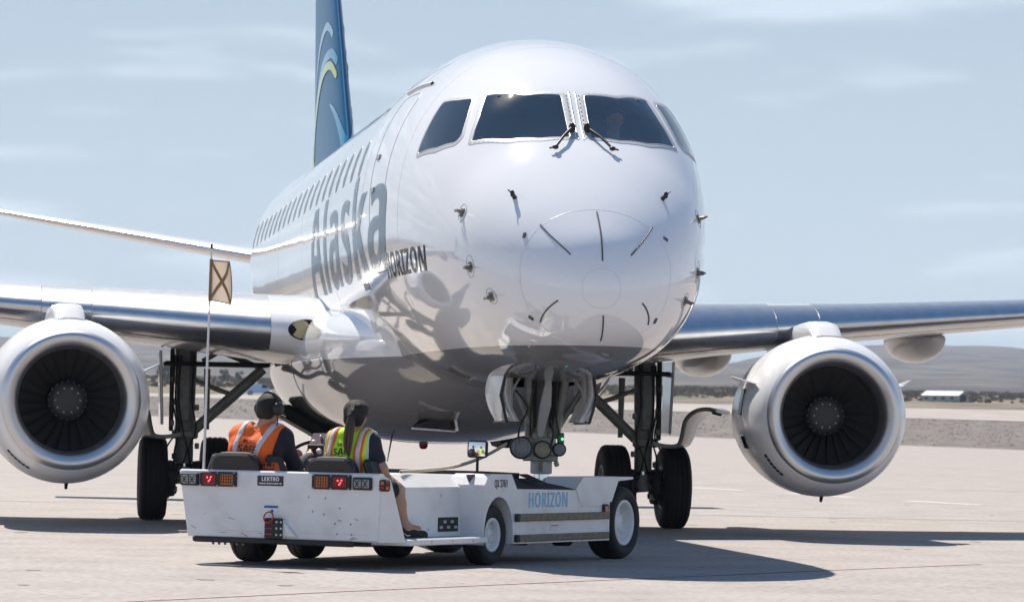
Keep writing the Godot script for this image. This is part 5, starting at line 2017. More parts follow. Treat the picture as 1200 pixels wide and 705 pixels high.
func seated(v: float, lean: float, scale: float, head_at: Vector3, head_yaw: float, arms: Array, legs: Array, fat: float, thick := 1.0) -> Dictionary:
	# joints in the tractor's axes; u forward
	var bones := []
	var hip := T(v, 0.56, 0.27)
	var chest := T(v + lean * 0.55, 0.88 * scale + 0.03, 0.29)
	var neck := T(v + lean * 0.85, 1.065 * scale, 0.315)
	var torso := []
	for s in [-1.0, 1.0]:
		torso.append([hip + Vector3(s * 0.085, 0, 0), hip.lerp(chest, 0.55) + Vector3(s * 0.062 * fat, 0, 0), 0.118 * fat, 0.108 * fat])
		torso.append([hip.lerp(chest, 0.5) + Vector3(s * 0.062 * fat, 0, 0), chest + Vector3(s * 0.095 * fat, 0, 0.01), 0.106 * fat, 0.112 * fat])
		torso.append([chest + Vector3(s * 0.10 * fat, 0, 0.015), chest.lerp(neck, 0.62) + Vector3(s * 0.13 * fat, 0, 0.012), 0.108 * fat, 0.072 * fat])
		torso.append([chest.lerp(neck, 0.95) + Vector3(s * 0.045, 0, 0.0), arms[0 if s < 0 else 1][0], 0.052 * fat, 0.062 * fat])
	var neck_b := [[neck + Vector3(0, -0.05, 0), head_at + Vector3(0, -0.05, 0.015), 0.062 * fat, 0.054 * fat]]
	var arm_b := []
	for a in arms:
		arm_b.append([a[0], a[1], 0.056 * fat, 0.044 * fat])
		arm_b.append([a[1], a[2], 0.043 * fat, 0.028 * fat])
	var leg_b := []
	for i in 2:
		var l: Array = legs[i]
		leg_b.append([hip + Vector3((-0.09 if i == 0 else 0.09), -0.01, -0.02), l[0], 0.098 * fat * thick, 0.06 * fat * thick])
		leg_b.append([l[0], l[0].lerp(l[1], 0.35) + Vector3(0, 0, 0.012), 0.058 * fat * thick, 0.058 * fat * thick])
		leg_b.append([l[0].lerp(l[1], 0.35) + Vector3(0, 0, 0.012), l[1], 0.058 * fat * thick, 0.036 * fat * thick])
		leg_b.append([l[1], l[1] + l[2] * 0.12, 0.038 * fat * thick, 0.03])
	return {"torso": torso, "neck": neck_b, "arms": arm_b, "legs": leg_b, "neck_at": neck, "chest": chest, "hip": hip}


func print_on_back(parent: Node, vest: MeshInstance3D, words: String, height: float, at: Vector2, m: Material, squeeze := 1.0, tilt := 0.0) -> void:
	# lettering laid on the back of a garment
	var va: PackedVector3Array = vest.mesh.surface_get_arrays(0)[Mesh.ARRAY_VERTEX]
	var cell := 0.012
	var back := {}
	for p in va:
		var key := Vector2i(int(floor(p.x / cell)), int(floor(p.y / cell)))
		if not back.has(key) or back[key] < p.z:
			back[key] = p.z
	var tm := text_shape(words, height, "Droid Sans", 700, 0.0)
	var tris: PackedVector3Array = split_tris(tm, 0.02)[0]
	var out := PackedVector3Array()
	for p in tris:
		var q := Vector2(p.x * squeeze, p.y).rotated(tilt) + at
		var z := -9.0
		var wsum := 0.0
		var zs := 0.0
		for i in range(-1, 2):
			for j in range(-1, 2):
				var key := Vector2i(int(floor(q.x / cell)) + i, int(floor(q.y / cell)) + j)
				if back.has(key):
					var c := (Vector2(key) + Vector2(0.5, 0.5)) * cell
					var w := 1.0 / (0.00001 + c.distance_squared_to(q))
					zs += back[key] * w
					wsum += w
		z = zs / wsum if wsum > 0.0 else -0.1
		out.append(Vector3(q.x, q.y, z + 0.005))
	var b := Shape.new()
	b.add(out, PackedInt32Array(range(out.size())), Vector3(at.x, at.y, -0.6))
	obj("vest_lettering", b, m, parent)


func tape(parent: Node, called: String, m: Material, torso: Array, x0: float, x1: float, lean: float, y_low: float, infl: float, neck: Array) -> void:
	var b := Shape.new()
	var n := Vector3(1, -lean, 0).normalized()
	blob(b, torso, 0.010, 0.06, infl, [[-n, -x0], [n, x1], [Vector3.DOWN, -y_low]], neck)
	obj(called, b, m, parent)


func build_people() -> void:
	# the driver: orange vest over dark blue sleeves, headset, both hands on the wheel
	var at := TUG_AT
	var d := base("person", at, TUG_YAW)
	tag(d, "person in an orange safety vest and black headset driving the tractor", "person", "people riding the tractor")
	var hc := T(-0.345, 1.235, 0.325)
	var hb := Basis(Vector3.UP, -0.25)
	var arms := [[T(-0.615, 1.015, 0.31), T(-0.70, 0.79, 0.46), T(-0.475, 0.875, 0.75)], [T(-0.225, 1.01, 0.35), T(-0.165, 0.775, 0.44), T(-0.20, 0.86, 0.74)]]
	var legs := [[T(-0.56, 0.60, 0.70), T(-0.56, 0.28, 0.86), Vector3(0, -0.02, -0.9)], [T(-0.36, 0.60, 0.70), T(-0.34, 0.28, 0.88), Vector3(0, -0.02, -0.9)]]
	var k := seated(-0.46, 0.07, 1.0, hc, 0.0, arms, legs, 1.0)
	var b := Shape.new()
	blob(b, k.torso + k.neck + k.arms + k.legs, 0.014, 0.05)
	blob(b, head_bones(hc, hb, 1.0) + [[hc + Vector3(0, -0.05, 0.015), k.neck_at, 0.055, 0.058]], 0.0065, 0.022)
	hand(b, arms[0][2], Vector3(0.75, 0.1, -0.5), Vector3(0.3, -0.8, -0.3), Vector3(0.2, 0.8, -0.4), 0.75)
	hand(b, arms[1][2], Vector3(-0.55, 0.1, -0.7), Vector3(-0.3, -0.8, -0.3), Vector3(-0.2, 0.8, -0.4), 0.75)
	obj("body", b, mats["skin"], d)
	face(d, hc, hb)
	b = Shape.new()
	var fore := []
	for i in [1, 3]:
		var q: Array = k.arms[i]
		fore.append([q[0], q[0].lerp(q[1], 0.88), q[2], lerpf(q[2], q[3], 0.88)])
	blob(b, k.torso + [k.arms[0], k.arms[2]] + fore, 0.012, 0.05, 0.012, [[Vector3.DOWN, -0.5]], [[k.neck_at + Vector3(0, 0.02, 0), k.neck_at + Vector3(0, 0.2, 0), 0.07, 0.1]])
	obj("shirt", b, mats["shirt_navy"], d)
	b = Shape.new()
	blob(b, k.legs.slice(0, 3) + k.legs.slice(4, 7) + [[k.hip + Vector3(-0.09, 0, 0), k.hip + Vector3(0.09, 0, 0), 0.125, 0.125]], 0.014, 0.05, 0.014)
	obj("trousers", b, mats["shirt_navy"], d)
	for i in 2:
		shoe(d, legs[i][1], Vector3(0, 0, -1))
	var lean := 0.16
	var neck_hole := [[k.neck_at + Vector3(0, 0.035, 0.0), k.neck_at + Vector3(0, 0.2, 0), 0.085, 0.12]]
	b = Shape.new()
	var nv := Vector3(1, -0.12, 0).normalized()
	var mid: float = nv.dot(k.chest)
	blob(b, k.torso, 0.010, 0.06, 0.026, [[nv, mid + 0.195], [-nv, -(mid - 0.25)], [Vector3.DOWN, -0.58]], neck_hole)
	var vest := obj("safety_vest", b, mats["vest_orange"], d)
	tape(vest, "reflective_tape", mats["tape_silver"], k.torso, -0.652, -0.606, 0.10, 0.60, 0.031, neck_hole)
	var n2 := Vector3(1, -0.42, 0).normalized()
	b = Shape.new()
	var m2: float = n2.dot(k.chest + Vector3(0.115, 0.07, 0))
	blob(b, k.torso, 0.010, 0.06, 0.031, [[-n2, -(m2 - 0.026)], [n2, m2 + 0.026], [Vector3.DOWN, -0.60], [-nv, -(mid - 0.19)], [nv, mid + 0.192]], neck_hole)
	obj("reflective_tape", b, mats["tape_silver"], vest)
	print_on_back(vest, vest, "READY", 0.026, Vector2(-0.415, 0.972), mats["shirt_navy"], 1.1, -0.06)
	print_on_back(vest, vest, "SAFE", 0.056, Vector2(-0.425, 0.912), mats["black_paint"], 0.95, -0.08)
	print_on_back(vest, vest, "GO", 0.020, Vector2(-0.48, 0.866), mats["shirt_navy"], 1.2, -0.08)
	# hair and headset
	b = Shape.new()
	var hair := head_bones(hc, hb, 1.0).slice(0, 2)
	blob(b, hair + [[hc + hb * Vector3(-0.03, -0.035, 0.05), hc + hb * Vector3(0.03, -0.035, 0.05), 0.046, 0.046]], 0.008, 0.03, 0.007, [[hb * Vector3(0, -0.75, -0.66), (hb * Vector3(0, -0.75, -0.66)).dot(hc) + 0.05]])
	obj("hair", b, mats["hair_dark"], d)
	b = Shape.new()
	var bandpts := []
	for i in 15:
		var a := lerpf(-0.15, PI + 0.15, i / 14.0)
		bandpts.append(hc + hb * Vector3(cos(a) * 0.103, 0.02 + sin(a) * 0.112, 0.008))
	tube(b, bandpts, 0.013, 8)
	for s in [-1.0, 1.0]:
		var cup := Transform3D(to(hb * Vector3(s, 0, 0)).basis, hc + hb * Vector3(s * 0.082, 0.0, 0.005))
		lathe(b, [Vector2(0.046, 0.0), Vector2(0.056, 0.010), Vector2(0.054, 0.034), Vector2(0.040, 0.050), Vector2(0.001, 0.054)], 20, cup)
	tube(b, spline([hc + hb * Vector3(0.12, -0.01, 0.0), hc + hb * Vector3(0.115, -0.05, -0.06), hc + hb * Vector3(0.06, -0.065, -0.12), hc + hb * Vector3(0.02, -0.06, -0.135)], 5), 0.006, 6)
	ball(b, hc + hb * Vector3(0.015, -0.06, -0.135), Vector3(0.02, 0.014, 0.014), 10)
	tube(b, spline([hc + hb * Vector3(0.11, -0.03, 0.02), hc + hb * Vector3(0.12, -0.12, 0.03), T(-0.24, 1.0, 0.22), T(-0.20, 0.85, 0.2)], 6), 0.005, 6)
	obj("headset", b, mats["headset_black"], d)

	# the passenger: lime vest, short dark sleeves, shorts, one foot out on the step
	var w := base("person", at, TUG_YAW)
	tag(w, "person with dark ponytail and lime yellow vest riding beside the driver, foot on step", "person", "people riding the tractor")
	hc = T(0.475, 1.195, 0.27)
	hb = Basis(Vector3.UP, 0.12)
	arms = [[T(0.275, 0.985, 0.28), T(0.20, 0.77, 0.33), T(0.33, 0.69, 0.52)], [T(0.61, 0.985, 0.28), T(0.70, 0.775, 0.30), T(0.66, 0.69, 0.50)]]
	legs = [[T(0.40, 0.61, 0.68), T(0.40, 0.28, 0.72), Vector3(0, -0.02, -0.9)], [T(0.725, 0.615, 0.46), T(0.79, 0.315, 0.53), Vector3(0.55, -0.05, -0.75)]]
	k = seated(0.44, 0.0, 0.975, hc, 0.0, arms, legs, 0.95, 1.15)
	b = Shape.new()
	blob(b, k.torso + k.neck + k.arms + k.legs, 0.013, 0.045)
	blob(b, head_bones(hc, hb, 0.90) + [[hc + Vector3(0, -0.05, 0.015), k.neck_at, 0.048, 0.05]], 0.0065, 0.022)
	hand(b, arms[0][2], Vector3(0.2, -0.1, -0.9), Vector3(0, -1, 0), Vector3(0.9, 0, 0.1), 0.3)
	hand(b, arms[1][2], Vector3(-0.2, -0.1, -0.9), Vector3(0, -1, 0), Vector3(-0.9, 0, 0.1), 0.3)
	obj("body", b, mats["skin"], w)
	face(w, hc, hb)
	b = Shape.new()
	var slv := []
	for i in [0, 2]:
		var q: Array = k.arms[i]
		slv.append([q[0], q[0].lerp(q[1], 0.62), q[2] + 0.002, lerpf(q[2], q[3], 0.6) + 0.006])
	var armdir: Vector3 = (k.arms[2][1] - k.arms[2][0]).normalized()
	blob(b, k.torso + slv, 0.011, 0.045, 0.011, [[Vector3.DOWN, -0.5]], [[k.neck_at + Vector3(0, 0.02, 0), k.neck_at + Vector3(0, 0.2, 0), 0.062, 0.09]])
	obj("shirt", b, mats["shirt_navy"], w)
	b = Shape.new()
	var th := []
	for i in [0, 4]:
		var q: Array = k.legs[i]
		th.append([q[0], q[0].lerp(q[1], 0.86), q[2], lerpf(q[2], q[3], 0.8) + 0.008])
	blob(b, th + [[k.hip + Vector3(-0.085, 0, 0), k.hip + Vector3(0.085, 0, 0), 0.115, 0.115]], 0.012, 0.045, 0.014)
	obj("shorts", b, mats["short_black"], w)
	shoe(w, legs[0][1], Vector3(0, 0, -1))
	shoe(w, legs[1][1], Vector3(0.6, 0, -0.8))
	neck_hole = [[k.neck_at + Vector3(0, 0.03, 0.0), k.neck_at + Vector3(0, 0.2, 0), 0.072, 0.11]]
	b = Shape.new()
	var cx: float = k.chest.x
	blob(b, k.torso, 0.010, 0.055, 0.024, [[Vector3.RIGHT, cx + 0.19], [Vector3.LEFT, -(cx - 0.195)], [Vector3.DOWN, -0.58]], neck_hole)
	vest = obj("safety_vest", b, mats["vest_lime"], w)
	for s in [-1.0, 1.0]:
		var c: float = cx + s * 0.100
		tape(vest, "tape_edge", mats["tape_orange"], k.torso, c - 0.037, c + 0.037, s * 0.03, 0.60, 0.028, neck_hole)
		tape(vest, "reflective_tape", mats["tape_silver"], k.torso, c - 0.020, c + 0.020, s * 0.03, 0.60, 0.0315, neck_hole)
	for s in [-1.0, 1.0]:
		var x: float = cx + s * 0.188
		tape(vest, "vest_binding", mats["tape_silver"], k.torso, x - 0.007, x + 0.007, 0.0, 0.60, 0.0265, neck_hole)
	print_on_back(vest, vest, "READY", 0.024, Vector2(cx - 0.01, 0.965), mats["shirt_navy"], 1.1, 0.05)
	print_on_back(vest, vest, "SAFE", 0.052, Vector2(cx - 0.008, 0.908), mats["black_paint"], 0.95, 0.04)
	print_on_back(vest, vest, "GO", 0.018, Vector2(cx - 0.03, 0.868), mats["shirt_navy"], 1.2, 0.04)
	b = Shape.new()
	hair = head_bones(hc, hb, 0.93).slice(0, 2)
	blob(b, hair + [[hc + hb * Vector3(-0.03, -0.04, 0.045), hc + hb * Vector3(0.03, -0.04, 0.045), 0.047, 0.047], [hc + hb * Vector3(0.01, 0.01, 0.10), hc + hb * Vector3(0.01, -0.01, 0.12), 0.03, 0.024]], 0.008, 0.03, 0.006, [[hb * Vector3(0, -0.7, -0.7), (hb * Vector3(0, -0.7, -0.7)).dot(hc) + 0.05]])
	obj("hair", b, mats["hair_dark"], w)
	b = Shape.new()
	for i in 7:
		var o := Vector3((i - 3) * 0.007, 0, 0.006 * sin(i * 2.1))
		var pts := spline([hc + hb * Vector3(0.01, 0.0, 0.12), hc + hb * Vector3(0.015, -0.05, 0.142) + o, hc + Vector3(0.03, -0.15, 0.16) + o * 1.5, hc + Vector3(0.025, -0.24, 0.165) + o * 1.3, hc + Vector3(0.03, -0.31 + 0.02 * sin(i * 1.7), 0.165) + o * 0.5], 6)
		var rr := []
		for j in pts.size():
			rr.append(0.017 * (1.0 - pow(float(j) / pts.size(), 2.0) * 0.8))
		tube(b, pts, rr, 8)
	obj("ponytail", b, mats["hair_brown"], w)

	# someone at the controls of the jet, seen dimly through the right hand pane
	var p := base("person", AIR_AT, AIR_YAW)
	tag(p, "person in white shirt at the jet's controls, dim behind the windshield", "person")
	hc = Vector3(0.47, 3.80, -2.45)
	hb = Basis(Vector3.UP, PI) * Basis(Vector3.UP, 0.1)
	b = Shape.new()
	blob(b, head_bones(hc, hb, 1.0) + [[hc + Vector3(0, -0.05, -0.015), hc + Vector3(0, -0.2, -0.03), 0.055, 0.058]], 0.009, 0.022)
	blob(b, [[Vector3(0.30, 3.55, -2.47), Vector3(0.64, 3.55, -2.47), 0.07, 0.07], [Vector3(0.40, 3.45, -2.46), Vector3(0.40, 3.15, -2.46), 0.13, 0.12], [Vector3(0.54, 3.45, -2.46), Vector3(0.54, 3.15, -2.46), 0.13, 0.12], [Vector3(0.28, 3.53, -2.46), Vector3(0.24, 3.28, -2.40), 0.055, 0.045], [Vector3(0.66, 3.53, -2.46), Vector3(0.70, 3.28, -2.40), 0.055, 0.045], [Vector3(0.24, 3.28, -2.40), Vector3(0.36, 3.30, -2.14), 0.043, 0.03], [Vector3(0.70, 3.28, -2.40), Vector3(0.58, 3.30, -2.14), 0.043, 0.03]], 0.016, 0.05)
	hand(b, Vector3(0.36, 3.30, -2.14), Vector3(0.3, 0.1, 0.9), Vector3(0, -1, 0), Vector3(0.9, 0.2, 0), 0.7)
	hand(b, Vector3(0.58, 3.30, -2.14), Vector3(-0.3, 0.1, 0.9), Vector3(0, -1, 0), Vector3(-0.9, 0.2, 0), 0.7)
	obj("body", b, mats["skin"], p)
	face(p, hc, hb)
	b = Shape.new()
	blob(b, [[Vector3(0.30, 3.55, -2.47), Vector3(0.64, 3.55, -2.47), 0.07, 0.07], [Vector3(0.40, 3.45, -2.46), Vector3(0.40, 3.15, -2.46), 0.13, 0.12], [Vector3(0.54, 3.45, -2.46), Vector3(0.54, 3.15, -2.46), 0.13, 0.12], [Vector3(0.28, 3.53, -2.46), Vector3(0.25, 3.36, -2.42), 0.055, 0.05], [Vector3(0.66, 3.53, -2.46), Vector3(0.69, 3.36, -2.42), 0.055, 0.05]], 0.016, 0.05, 0.012)
	obj("shirt", b, mats["white_plastic"], p)
	b = Shape.new()
	blob(b, head_bones(hc, hb, 1.0).slice(0, 2), 0.01, 0.03, 0.012, [[hb * Vector3(0, -0.75, -0.66), (hb * Vector3(0, -0.75, -0.66)).dot(hc) + 0.03]])
	obj("hair", b, mats["hair_brown"], p)


func shoe(parent: Node, ankle: Vector3, fwd: Vector3) -> void:
	fwd = fwd.normalized()
	var side := fwd.cross(Vector3.UP)
	var b := Shape.new()
	var g := ankle + Vector3(0, -0.045, 0)
	blob(b, [[g - fwd * 0.05, g + fwd * 0.05, 0.040, 0.040], [g + fwd * 0.05, g + fwd * 0.16 + Vector3(0, -0.008, 0), 0.042, 0.034], [g + Vector3(0, 0.03, 0) - fwd * 0.02, g + Vector3(0, 0.05, 0) - fwd * 0.01, 0.042, 0.042]], 0.008, 0.03, 0.004, [[Vector3.DOWN, -(g.y - 0.028)]])
	var o := obj("shoe", b, mats["short_black"], parent)
	b = Shape.new()
	blob(b, [[g - fwd * 0.052 + Vector3(0, -0.03, 0), g + fwd * 0.16 + Vector3(0, -0.03, 0), 0.036, 0.036], [g + fwd * 0.04 - Vector3(0, 0.03, 0) - side * 0.008, g + fwd * 0.1 - Vector3(0, 0.03, 0) + side * 0.008, 0.042, 0.042]], 0.008, 0.02, 0.004, [[Vector3.DOWN, -(g.y - 0.045)], [Vector3.UP, g.y - 0.026]])
	obj("sole", b, mats["white_plastic"], o)
	b = Shape.new()
	var s0 := g + side * 0.047
	tube(b, [s0 - fwd * 0.03 + Vector3(0, 0.012, 0), s0 + fwd * 0.0 + Vector3(0, -0.012, 0), s0 + fwd * 0.06 + Vector3(0, 0.004, 0) - side * 0.003], [0.003, 0.006, 0.003], 6)
	obj("side_stripe", b, mats["white_plastic"], o)


# ---------- the ground and what lies far off
func land(x: float, d: float) -> float:
	# height of the ground at x metres across and d metres out; flat apron first, then a slow rise to the hills
	if d <= 160.0:
		return 0.0
	var w := clampf(4200.0 * x / d, -1100.0, 1100.0)
	var rise := func(y: float, at: float) -> float: return 1.08 + (507.0 - y) * at / 4200.0
	var n1: float = mats["_n1"].get_noise_2d(x * 0.004, d * 0.004)
	var n2: float = mats["_n1"].get_noise_2d(x * 0.02 + 90.0, d * 0.02)
	var ridge: float = 398.0 + 9.0 * smoothstep(500.0, -500.0, w) - 7.0 * n1 - 3.0 * n2 + 26.0 * exp(-pow((w - 215.0) / 95.0, 2.0))
	var knots := [[160.0, 0.0], [320.0, rise.call(505.5 + 0.02 * (w - 75.0), 320.0)], [420.0, rise.call(478.0 + 0.0094 * (w - 75.0), 420.0)], [520.0, rise.call(469.5, 520.0)], [900.0, rise.call(453.0, 900.0)], [1500.0, rise.call(449.0, 1500.0)], [2600.0, rise.call(428.0 - 8.0 * n1 - 3.0 * n2, 2600.0)], [4200.0, rise.call(ridge, 4200.0)], [6000.0, rise.call(ridge + 40.0, 6000.0)]]
	for i in knots.size() - 1:
		if d <= knots[i + 1][0]:
			var t: float = (d - knots[i][0]) / (knots[i + 1][0] - knots[i][0])
			return lerpf(knots[i][1], knots[i + 1][1], t)
	return knots[-1][1]


func strip_of_land(called: String, ds: Array, wide: float, m: Material, cols := 60, lift := 0.0) -> MeshInstance3D:
	var rows := []
	for d in ds:
		var r := PackedVector3Array()
		var half := maxf(wide, d * 0.55) if d > 400.0 else wide
		for j in cols + 1:
			var x := lerpf(-half, half, float(j) / cols)
			r.append(Vector3(x, land(x, d) + lift, -d))
		rows.append(r)
	var b := Shape.new()
	grid(b, rows, false, Vector3(0, -900, rows[rows.size() / 2][0].z))
	var o := obj(called, b, m)
	o.set_meta("kind", "structure")
	return o


func steps(a: float, b: float, n: int) -> Array:
	var out := []
	for i in n + 1:
		out.append(lerpf(a, b, float(i) / n))
	return out


func line_on_ground(called: String, pts: Array, w: float, m: Material, y: float) -> MeshInstance3D:
	var b := Shape.new()
	for i in pts.size() - 1:
		var p := Vector3(pts[i].x, y, pts[i].y)
		var q := Vector3(pts[i + 1].x, y, pts[i + 1].y)
		var s := (q - p).cross(Vector3.UP).normalized() * w / 2
		b.add(PackedVector3Array([p - s, q - s, q + s, p + s]), PackedInt32Array([0, 1, 2, 0, 2, 3]), p + Vector3.DOWN)
	var o := obj(called, b, m)
	o.set_meta("kind", "structure")
	return o


func clouds() -> ImageTexture:
	# thin streaks of high cloud low over the horizon, fading upwards
	var w := 4096
	var h := 2048
	var im := Image.create_empty(w, h, false, Image.FORMAT_RGBA8)
	im.fill(Color(1, 1, 1, 0))
	var rows := 260
	var bytes := PackedByteArray()
	bytes.resize(w * rows * 4)
	bytes.fill(255)
	var n1 := noise(1.0, FastNoiseLite.TYPE_SIMPLEX_SMOOTH, 4, 31)
	var n2 := noise(1.0, FastNoiseLite.TYPE_SIMPLEX_SMOOTH, 2, 47)
	for j in rows:
		var el := (rows - 0.5 - j) / h * 180.0
		var env := smoothstep(0.3, 1.6, el) * (1.0 - smoothstep(12.0, 22.0, el))
		for i in w / 2:
			var a := TAU * (i * 2 + 1.0) / w
			var c := cos(a)
			var s := sin(a)
			var wob := n2.get_noise_3d(c * 5.0, s * 5.0, el * 0.25) * 0.5
			var v := n1.get_noise_3d(c * 8.0, s * 8.0, (el + wob) * 1.55)
			var broad := n2.get_noise_3d(c * 2.5 + 9.0, s * 2.5, el * 0.45)
			var k := clampf((v * 1.5 + broad * 0.9 + 0.02) * 1.35, 0.0, 1.0) * env
			var al := int(255.0 * clampf(k * 0.14, 0.0, 1.0))
			bytes[(j * w + i * 2) * 4 + 3] = al
			bytes[(j * w + i * 2 + 1) * 4 + 3] = al
	var band := Image.create_from_data(w, rows, false, Image.FORMAT_RGBA8, bytes)
	im.blit_rect(band, Rect2i(0, 0, w, rows), Vector2i(0, h / 2 - rows))
	return ImageTexture.create_from_image(im)


func tuft(seed_: int, blades: int, tall: float, wide: float) -> Shape:
	rng.seed = seed_
	var b := Shape.new()
	for i in blades:
		var a := rng.randf() * TAU
		var r := rng.randf() * wide
		var p := Vector3(cos(a) * r, 0, sin(a) * r)
		var up := Vector3(cos(a) * rng.randf_range(0.1, 0.7), 1.0, sin(a) * rng.randf_range(0.1, 0.7)).normalized() * tall * rng.randf_range(0.4, 1.0)
		var s := Vector3(-sin(a), 0, cos(a)) * tall * 0.16
		b.add(PackedVector3Array([p - s, p + s, p + up * 0.6 + s * 1.2, p + up]), PackedInt32Array([0, 1, 2, 0, 2, 3]), p + Vector3(cos(a), 0, sin(a)))
	return b


func scatter(called: String, label: String, category: String, b: Shape, m: Material, n: int, d0: float, d1: float, spread: float, s0: float, s1: float, seed_: int) -> void:
	rng.seed = seed_
	var mm := MultiMesh.new()
	mm.transform_format = MultiMesh.TRANSFORM_3D
	mm.use_colors = true
	mm.mesh = b.mesh()
	mm.instance_count = n
	for i in n:
		var d := lerpf(d0, d1, rng.randf())
		var x := rng.randf_range(-1.0, 1.0) * d * spread
		var sc := rng.randf_range(s0, s1)
		mm.set_instance_transform(i, Transform3D(Basis(Vector3.UP, rng.randf() * TAU).scaled(Vector3(sc, sc * rng.randf_range(0.7, 1.2), sc)), Vector3(x, land(x, d) - 0.02, -d)))
		var k := rng.randf_range(0.75, 1.2)
		mm.set_instance_color(i, Color(k, k * rng.randf_range(0.93, 1.05), k * rng.randf_range(0.85, 1.0)))
	var o := MultiMeshInstance3D.new()
	o.name = called
	o.multimesh = mm
	o.material_override = m
	add_child(o, true)
	tag(o, label, category, "", "stuff")


func tree(x: float, d: float, tall: float, label: String, seed_: int) -> void:
	rng.seed = seed_
	var t := base("tree", Vector3(x, land(x, d) - 0.1, -d))
	tag(t, label, "tree", "trees beyond the runway")
	var b := Shape.new()
	tube(b, [Vector3.ZERO, Vector3(0.05, tall * 0.3, 0), Vector3(0.0, tall * 0.75, 0.05)], [tall * 0.05, tall * 0.04, tall * 0.012], 7)
	for i in 5:
		var a := i * 2.4
		tube(b, [Vector3(0.03, tall * (0.25 + 0.08 * i), 0), Vector3(cos(a), 0.6, sin(a)) * tall * 0.22 + Vector3(0, tall * (0.25 + 0.08 * i), 0)], [tall * 0.02, tall * 0.008], 5)
	obj("trunk", b, mats["bark"], t)
	var c := Shape.new()
	for k in 9:
		var o := Vector3(rng.randf_range(-0.28, 0.28), rng.randf_range(0.35, 0.85), rng.randf_range(-0.28, 0.28)) * tall
		var rad := tall * rng.randf_range(0.13, 0.24)
		for i in 70:
			var v := Vector3(rng.randfn(), rng.randfn(), rng.randfn()).normalized()
			var p := o + v * rad * sqrt(rng.randf())
			var s := Vector3(rng.randfn(), rng.randfn(), rng.randfn()).normalized() * tall * 0.045
			var u := v.cross(s).normalized() * tall * 0.05
			c.add(PackedVector3Array([p - s, p + u * 0.6, p + s, p - u * 0.6]), PackedInt32Array([0, 1, 2, 0, 2, 3]), p - v)
	obj("crown", c, mats["leaf"], t)


